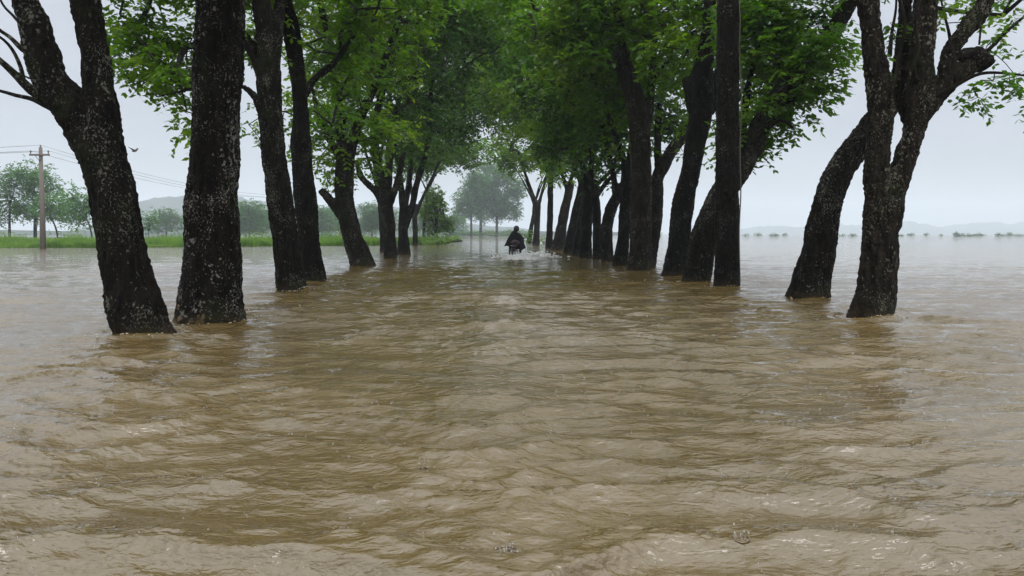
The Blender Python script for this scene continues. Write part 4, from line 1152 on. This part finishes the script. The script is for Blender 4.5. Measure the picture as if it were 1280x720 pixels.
bpart('seat', lambda m: m.tube(np.array([bp(0, -.72, .80), bp(0, -.66, .80), bp(0, -.3, .78), bp(0, .1, .75), bp(0, .16, .74)]), np.array([.03, .10, .13, .12, .05]), 12), BK)
bpart('body', lambda m: (m.tube(np.array([bp(0, -.78, .68), bp(0, -.6, .66), bp(0, -.2, .6), bp(0, .2, .56), bp(0, .42, .75), bp(0, .46, .95)]), np.array([.05, .12, .13, .10, .13, .09]), 12), m.ellipsoid(bp(0, -.05, .32), (.14, .22, .15))), PNT)
bpart('fork', lambda m: [m.tube(np.array([bp(s * .08, .62, .29), bp(s * .08, .44, .95)]), .022, 8) for s in (-1, 1)], MET)
bpart('shock_absorber', lambda m: m.tube(np.array([bp(-.12, -.6, .32), bp(-.12, -.5, .62)]), .03, 8), MET)
bpart('shock_absorber', lambda m: m.tube(np.array([bp(.12, -.6, .32), bp(.12, -.5, .62)]), .03, 8), MET)
bpart('exhaust', lambda m: m.tube(np.array([bp(.15, 0, .2), bp(.17, -.4, .24), bp(.18, -.85, .34)]), np.array([.02, .045, .05]), 10), MET)
bpart('handlebar', lambda m: m.tube(np.array([bp(-.36, .28, 1.0), bp(-.2, .36, .99), bp(0, .42, .95), bp(.2, .36, .99), bp(.36, .28, 1.0)]), .014, 8), BK)
bpart('tail_lamp', lambda m: m.ellipsoid(bp(0, -.80, .70), (.08, .04, .04)), RED)
bpart('licence_plate', lambda m: m.box(bp(0, -.86, .52), (.16, .01, .11), rx=.3), simple_mat('plain plate', (.5, .5, .48), .5), False)
bpart('luggage_rack', lambda m: m.tube(np.array([bp(-.12, -.5, .84), bp(-.12, -.85, .86), bp(.12, -.85, .86), bp(.12, -.5, .84)]), .012, 6), MET)
for s in (-1, 1):
    mir = bpart('mirror', lambda m: (m.tube(np.array([bp(s * .22, .34, 1.0), bp(s * .30, .34, 1.18)]), .007, 6), m.ellipsoid(bp(s * .32, .33, 1.21), (.06, .015, .04))), BK)

rider = thing('person', (X0, Y0, 0), 'motorcycle rider seen from behind in a dark flapping rain cape and helmet', 'person')
def skin_body(nodes, edges, name, mat, parent, sub=1):
    me = bpy.data.meshes.new(name)
    me.from_pydata([tuple(n[0]) for n in nodes], edges, [])
    o = bpy.data.objects.new('tmp', me); COL.objects.link(o)
    sk = o.modifiers.new('s', 'SKIN'); sk.use_smooth_shade = True
    for i, n in enumerate(nodes):
        me.skin_vertices[0].data[i].radius = (n[1], n[2])
    me.skin_vertices[0].data[0].use_root = True
    ss = o.modifiers.new('ss', 'SUBSURF'); ss.levels = sub
    dg = bpy.context.evaluated_depsgraph_get()
    m2 = bpy.data.meshes.new_from_object(o.evaluated_get(dg))
    bpy.data.objects.remove(o)
    m2.materials.clear(); m2.materials.append(mat); m2.name = name
    return link(name, m2, parent)
def add_skin_layer(me): pass
nodes = [(bp(0, -.22, .90), .16, .13), (bp(0, -.18, 1.08), .145, .11), (bp(0, -.10, 1.28), .17, .11), (bp(0, -.05, 1.40), .13, .09), (bp(0, -.03, 1.47), .055, .055), (bp(0, 0, 1.56), .085, .095), (bp(0, 0, 1.66), .08, .09),
         (bp(-.19, -.05, 1.37), .06, .06), (bp(-.33, .05, 1.17), .045, .045), (bp(-.35, .26, 1.03), .032, .032),
         (bp(.19, -.05, 1.37), .06, .06), (bp(.33, .05, 1.17), .045, .045), (bp(.35, .26, 1.03), .032, .032),
         (bp(-.12, -.15, .88), .09, .09), (bp(-.26, .22, .78), .07, .07), (bp(-.22, .0, .40), .05, .05), (bp(-.20, -.04, .27), .04, .04), (bp(-.21, .14, .24), .035, .03),
         (bp(.12, -.15, .88), .09, .09), (bp(.25, .22, .78), .07, .07), (bp(.22, .02, .40), .05, .05), (bp(.20, -.02, .27), .04, .04), (bp(.21, .16, .24), .035, .03)]
edges = [(0, 1), (1, 2), (2, 3), (3, 4), (4, 5), (5, 6), (3, 7), (7, 8), (8, 9), (3, 10), (10, 11), (11, 12), (0, 13), (13, 14), (14, 15), (15, 16), (16, 17), (0, 18), (18, 19), (19, 20), (20, 21), (21, 22)]
def skin_obj():
    me = bpy.data.meshes.new('body')
    me.from_pydata([tuple(n[0]) for n in nodes], edges, [])
    o = bpy.data.objects.new('tmp', me); COL.objects.link(o)
    md = o.modifiers.new('s', 'SKIN'); md.use_smooth_shade = True
    if not me.skin_vertices:
        bpy.context.view_layer.objects.active = o
    try:
        lay = me.skin_vertices[0]
    except Exception:
        me.attributes  # layer is created with the modifier on evaluation
        bm = bmesh.new(); bm.from_mesh(me); bm.verts.layers.skin.verify(); bm.to_mesh(me); bm.free()
        lay = me.skin_vertices[0]
    for i, n in enumerate(nodes): lay.data[i].radius = (n[1], n[2])
    lay.data[0].use_root = True
    ss = o.modifiers.new('ss', 'SUBSURF'); ss.levels = 1; ss.render_levels = 1
    dg = bpy.context.evaluated_depsgraph_get()
    m2 = bpy.data.meshes.new_from_object(o.evaluated_get(dg))
    bpy.data.objects.remove(o)
    m2.materials.clear(); m2.materials.append(TROU); m2.name = 'body'
    return link('body', m2, rider)
skin_obj()
# hands: palm, four fingers and a thumb closed round each grip
for s in (-1, 1):
    m = Mix(); c = bp(s * .345, .27, 1.02)
    m.ellipsoid(c, (.045, .045, .022), 10, 6)
    for f in range(4):
        x = c + [(f - 1.5) * .02, 0, 0]; l = (.9, 1, .97, .8)[f]
        m.tube(np.array([x + [0, .03, .005], x + [0, .055 * l, -.005], x + [0, .05 * l, -.035], x + [0, .02, -.04]]), np.array([.010, .0095, .009, .008]), 6)
    m.tube(np.array([c + [-s * .035, -.01, 0], c + [-s * .05, .015, -.02], c + [-s * .035, .035, -.035]]), np.array([.012, .011, .009]), 6)
    link('hand', m.mesh('hand', SKIN, True), rider)
m = Mix(); m.ellipsoid(bp(0, 0, 1.63), (.135, .155, .145), 18, 12); m.box(bp(0, .13, 1.61), (.18, .03, .09)); m.box(bp(0, -.02, 1.545), (.25, .24, .02))
link('helmet', m.mesh('helmet', HELM, True), rider)
# the cape: flared sheet from the neck, blown outward, with folds
nv, nu = 16, 48
V = []
for i in range(nv):
    t = i / (nv - 1)
    for j in range(nu):
        a = j / nu * 2 * math.pi
        rx = .09 + .30 * t ** .6 + .05 * t; ry = .09 + .22 * t ** .6
        zz_ = 1.50 - .80 * t ** 1.25 - .05 * math.cos(a)
        fold = 1 + (.07 * math.sin(a * 7 + 1.3) + .05 * math.sin(a * 11)) * t
        back = -.22 * t if math.sin(a) < 0 else 0.04 * t
        lift = .10 * t * t * abs(math.cos(a)) ** 2
        V.append(bp(math.cos(a) * rx * fold + .02 * t * math.sin(3 * a), -.04 + math.sin(a) * ry * fold + back, zz_ + lift + .05 * t * math.sin(a * 5)))
V = np.array(V)
i = np.arange(nv - 1)[:, None] * nu; j = np.arange(nu)[None]; k = (j + 1) % nu
Q = np.stack([i + j, i + k, i + nu + k, i + nu + j], -1).reshape(-1, 4)
Vin = V - (V - np.array(bp(0, -.05, 1.1))) * .02
cape = link('rain_cape', mesh_np('rain_cape', np.vstack([V, Vin]), np.vstack([Q, Q[:, ::-1] + len(V)]), COAT, True), rider)
# bundle behind the rider
m = Mix(); m.ellipsoid(bp(.04, -.66, .98), (.19, .15, .14), 16, 10, .2)
tag(link('bag', m.mesh('bag', simple_mat('maroon bag', (.035, .014, .025), .7), True), origin=tuple(bp(.02, -.66, .98))), 'dark maroon bag strapped behind the motorcycle rider', 'bag')

for o in (bike, rider): o.rotation_euler = (0, math.radians(4), math.radians(-7))
# spray thrown up by the wheels
rng = np.random.RandomState(12)
m = Mix()
def blob_drops(n, cx, cy, sx, sy, hz, r0, r1):
    for _ in range(n):
        x, y = rng.normal(cx, sx), rng.normal(cy, sy)
        z = surf(x, y) + abs(rng.normal(0, hz)); r = rng.uniform(r0, r1)
        m.ellipsoid((x, y, z), (r * rng.uniform(1, 2.2), r, r * .8), 5, 3)
blob_drops(420, X0 + .02, Y0 - 1.1, .16, .22, .07, .012, .032)
blob_drops(1200, X0 + .85, Y0 - .6, .42, .22, .09, .014, .046)
blob_drops(350, X0 + .3, Y0 - 2.2, .35, .7, .03, .012, .034)
blob_drops(260, X0 - .5, Y0 - .4, .25, .30, .06, .008, .03)
tag(link('spray', m.mesh('spray', FOAM, True), origin=(X0, Y0 - .6, 0)), 'white spray thrown up round the motorcycle wheels', 'spray', kind='stuff')

# foam and bubbles caught against the nearest trunks
rng = np.random.RandomState(77)
m = Mix()
FOAM2 = simple_mat('muddy foam', (0.42, 0.36, 0.27), 0.3, var=.2)
for (fx, fy, fr) in TRUNK_FEET:
    for k in range(110):
        a = rng.uniform(0, 2 * math.pi); r = fr + abs(rng.normal(.03, .10)) ; q = rng.uniform(.004, .011)
        xx, yy = fx + r * math.cos(a) + rng.normal(0, .02), fy + r * math.sin(a) * .9
        m.ellipsoid((xx, yy, surf(xx, yy) + .003), (q * 1.6, q * 1.6, q * .7), 6, 3)
tag(link('foam', m.mesh('foam', FOAM2, True), origin=(0, 9, 0)), 'muddy foam bubbles gathered round the feet of the nearest trunks', 'foam', kind='stuff')

# ------------------------------------------------------------------ raindrop splashes
DROP, n_, b_ = new_mat('splash water')
b_.inputs['Base Color'].default_value = (.9, .88, .84, 1); b_.inputs['Roughness'].default_value = .04; b_.inputs['IOR'].default_value = 1.33
b_.inputs['Transmission Weight'].default_value = .95
def splash(px, py, s, label, kind):
    s = s * .75
    Y = GY(py); c = P(px, py, Y); c[2] = surf(c[0], Y) - .004
    root = thing('rain_splash', c, label, 'splash', 'raindrop splashes on the near water')
    rng = np.random.RandomState(int(px))
    m = Mix()
    if kind == 'dome':
        th = np.linspace(.0, 1.0, 8)
        for q in range(9):
            a = q * .698 + rng.normal(0, .15); r0 = .020 * s; hh = rng.uniform(.012, .034) * s
            p0 = c + [r0 * math.cos(a), r0 * math.sin(a), 0]; d = np.array([math.cos(a), math.sin(a), 0]) * .010 * s
            m.tube(np.array([p0, p0 + d * .5 + [0, 0, hh * .5], p0 + d + [0, 0, hh]]), np.array([.006, .0035, .0022]) * s, 6)
        link('splash_crown', m.mesh('splash_crown', DROP, True), root); m = Mix()
        ring = np.array([c + [.045 * s * math.cos(t), .045 * s * math.sin(t), .006 + .002 * math.sin(5 * t)] for t in np.linspace(0, 2 * math.pi, 25)])
        V, Q, _ = tube(ring, np.full(25, .005 * s), 6, caps=False); m.add(V, Q)
        link('rim', m.mesh('rim', WATER, True), root)
    else:
        h = .06 * s
        m.tube(np.array([c, c + [0, 0, .02 * s], c + [.002, 0, h * .5], c + [.003, 0, h * .8], c + [.003, 0, h]]), np.array([.014, .006, .004, .0055, .0015]) * s, 10)
        link('jet', m.mesh('jet', DROP, True), root); m = Mix()
        ring = np.array([c + [.04 * s * math.cos(t), .04 * s * math.sin(t), .008 + .003 * math.sin(6 * t)] for t in np.linspace(0, 2 * math.pi, 25)])
        V, Q, _ = tube(ring, np.full(25, .006 * s), 6, caps=False); m.add(V, Q)
        link('rim', m.mesh('rim', WATER, True), root)
    for k in range(6):
        m = Mix(); a = rng.rand() * 6.28; r = rng.uniform(.02, .07) * s
        m.ellipsoid(c + [r * math.cos(a), r * math.sin(a), rng.uniform(.02, .08) * s], np.full(3, rng.uniform(.003, .0065)) * s, 8, 6)
        link('droplet', m.mesh('droplet', DROP, True), root)
splash(925, 684, 1.0, 'crown shaped raindrop splash in the lower right foreground', 'dome')
splash(632, 700, 1.2, 'largest crown shaped splash at the bottom middle of the foreground', 'dome')
splash(529, 586, 1.1, 'thin upright splash left of the middle in the near water', 'jet')
splash(688, 544, .8, 'tiny double splash slightly right of the middle', 'jet')
splash(905, 598, .7, 'small crown splash in the right half, well above the lower right one', 'dome')
splash(430, 660, .8, 'small splash in the lower left foreground', 'jet')
rng = np.random.RandomState(44)
m = Mix()
for k in range(650):
    Y = 2.4 * (22 / 2.4) ** rng.rand(); x = rng.uniform(-.72, .72) * Y; r = rng.uniform(.0010, .0026) * Y ** .5
    z0 = surf(x, Y)
    for q in range(1 if k % 4 else 3):
        m.ellipsoid((x + rng.normal(0, .012) * (q > 0), Y + rng.normal(0, .012) * (q > 0), z0 + abs(rng.normal(.012, .010)) + .004), (r, r, r * rng.uniform(.8, 2.2)), 5, 3)
tag(link('rain_drops', m.mesh('rain_drops', DROP, True), origin=(0, 8, 0)), 'small drops thrown up by rain all over the near water', 'rain drops', kind='stuff')
# ------------------------------------------------------------------ haze
m = Mix(); m.box((0, 1200, 54.5), (3600, 3400, 112.2))
hz = bpy.data.materials.new('haze'); hz.use_nodes = True
n = hz.node_tree; n.nodes.clear()
o_ = n.nodes.new('ShaderNodeOutputMaterial'); v_ = n.nodes.new('ShaderNodeVolumePrincipled')
v_.inputs['Color'].default_value = (.84, .93, 1.0, 1); v_.inputs['Density'].default_value = 0.00055
v_.inputs['Anisotropy'].default_value = 0.2
n.links.new(v_.outputs[0], o_.inputs['Volume'])
h_ = link('haze', m.mesh('haze', hz)); tag(h_, 'rain haze over the flooded land', kind='stuff')

#print('TRIS', sum(len(m.loops) - 2 * len(m.polygons) for m in {o.data for o in SC.objects if o.type == 'MESH'}))
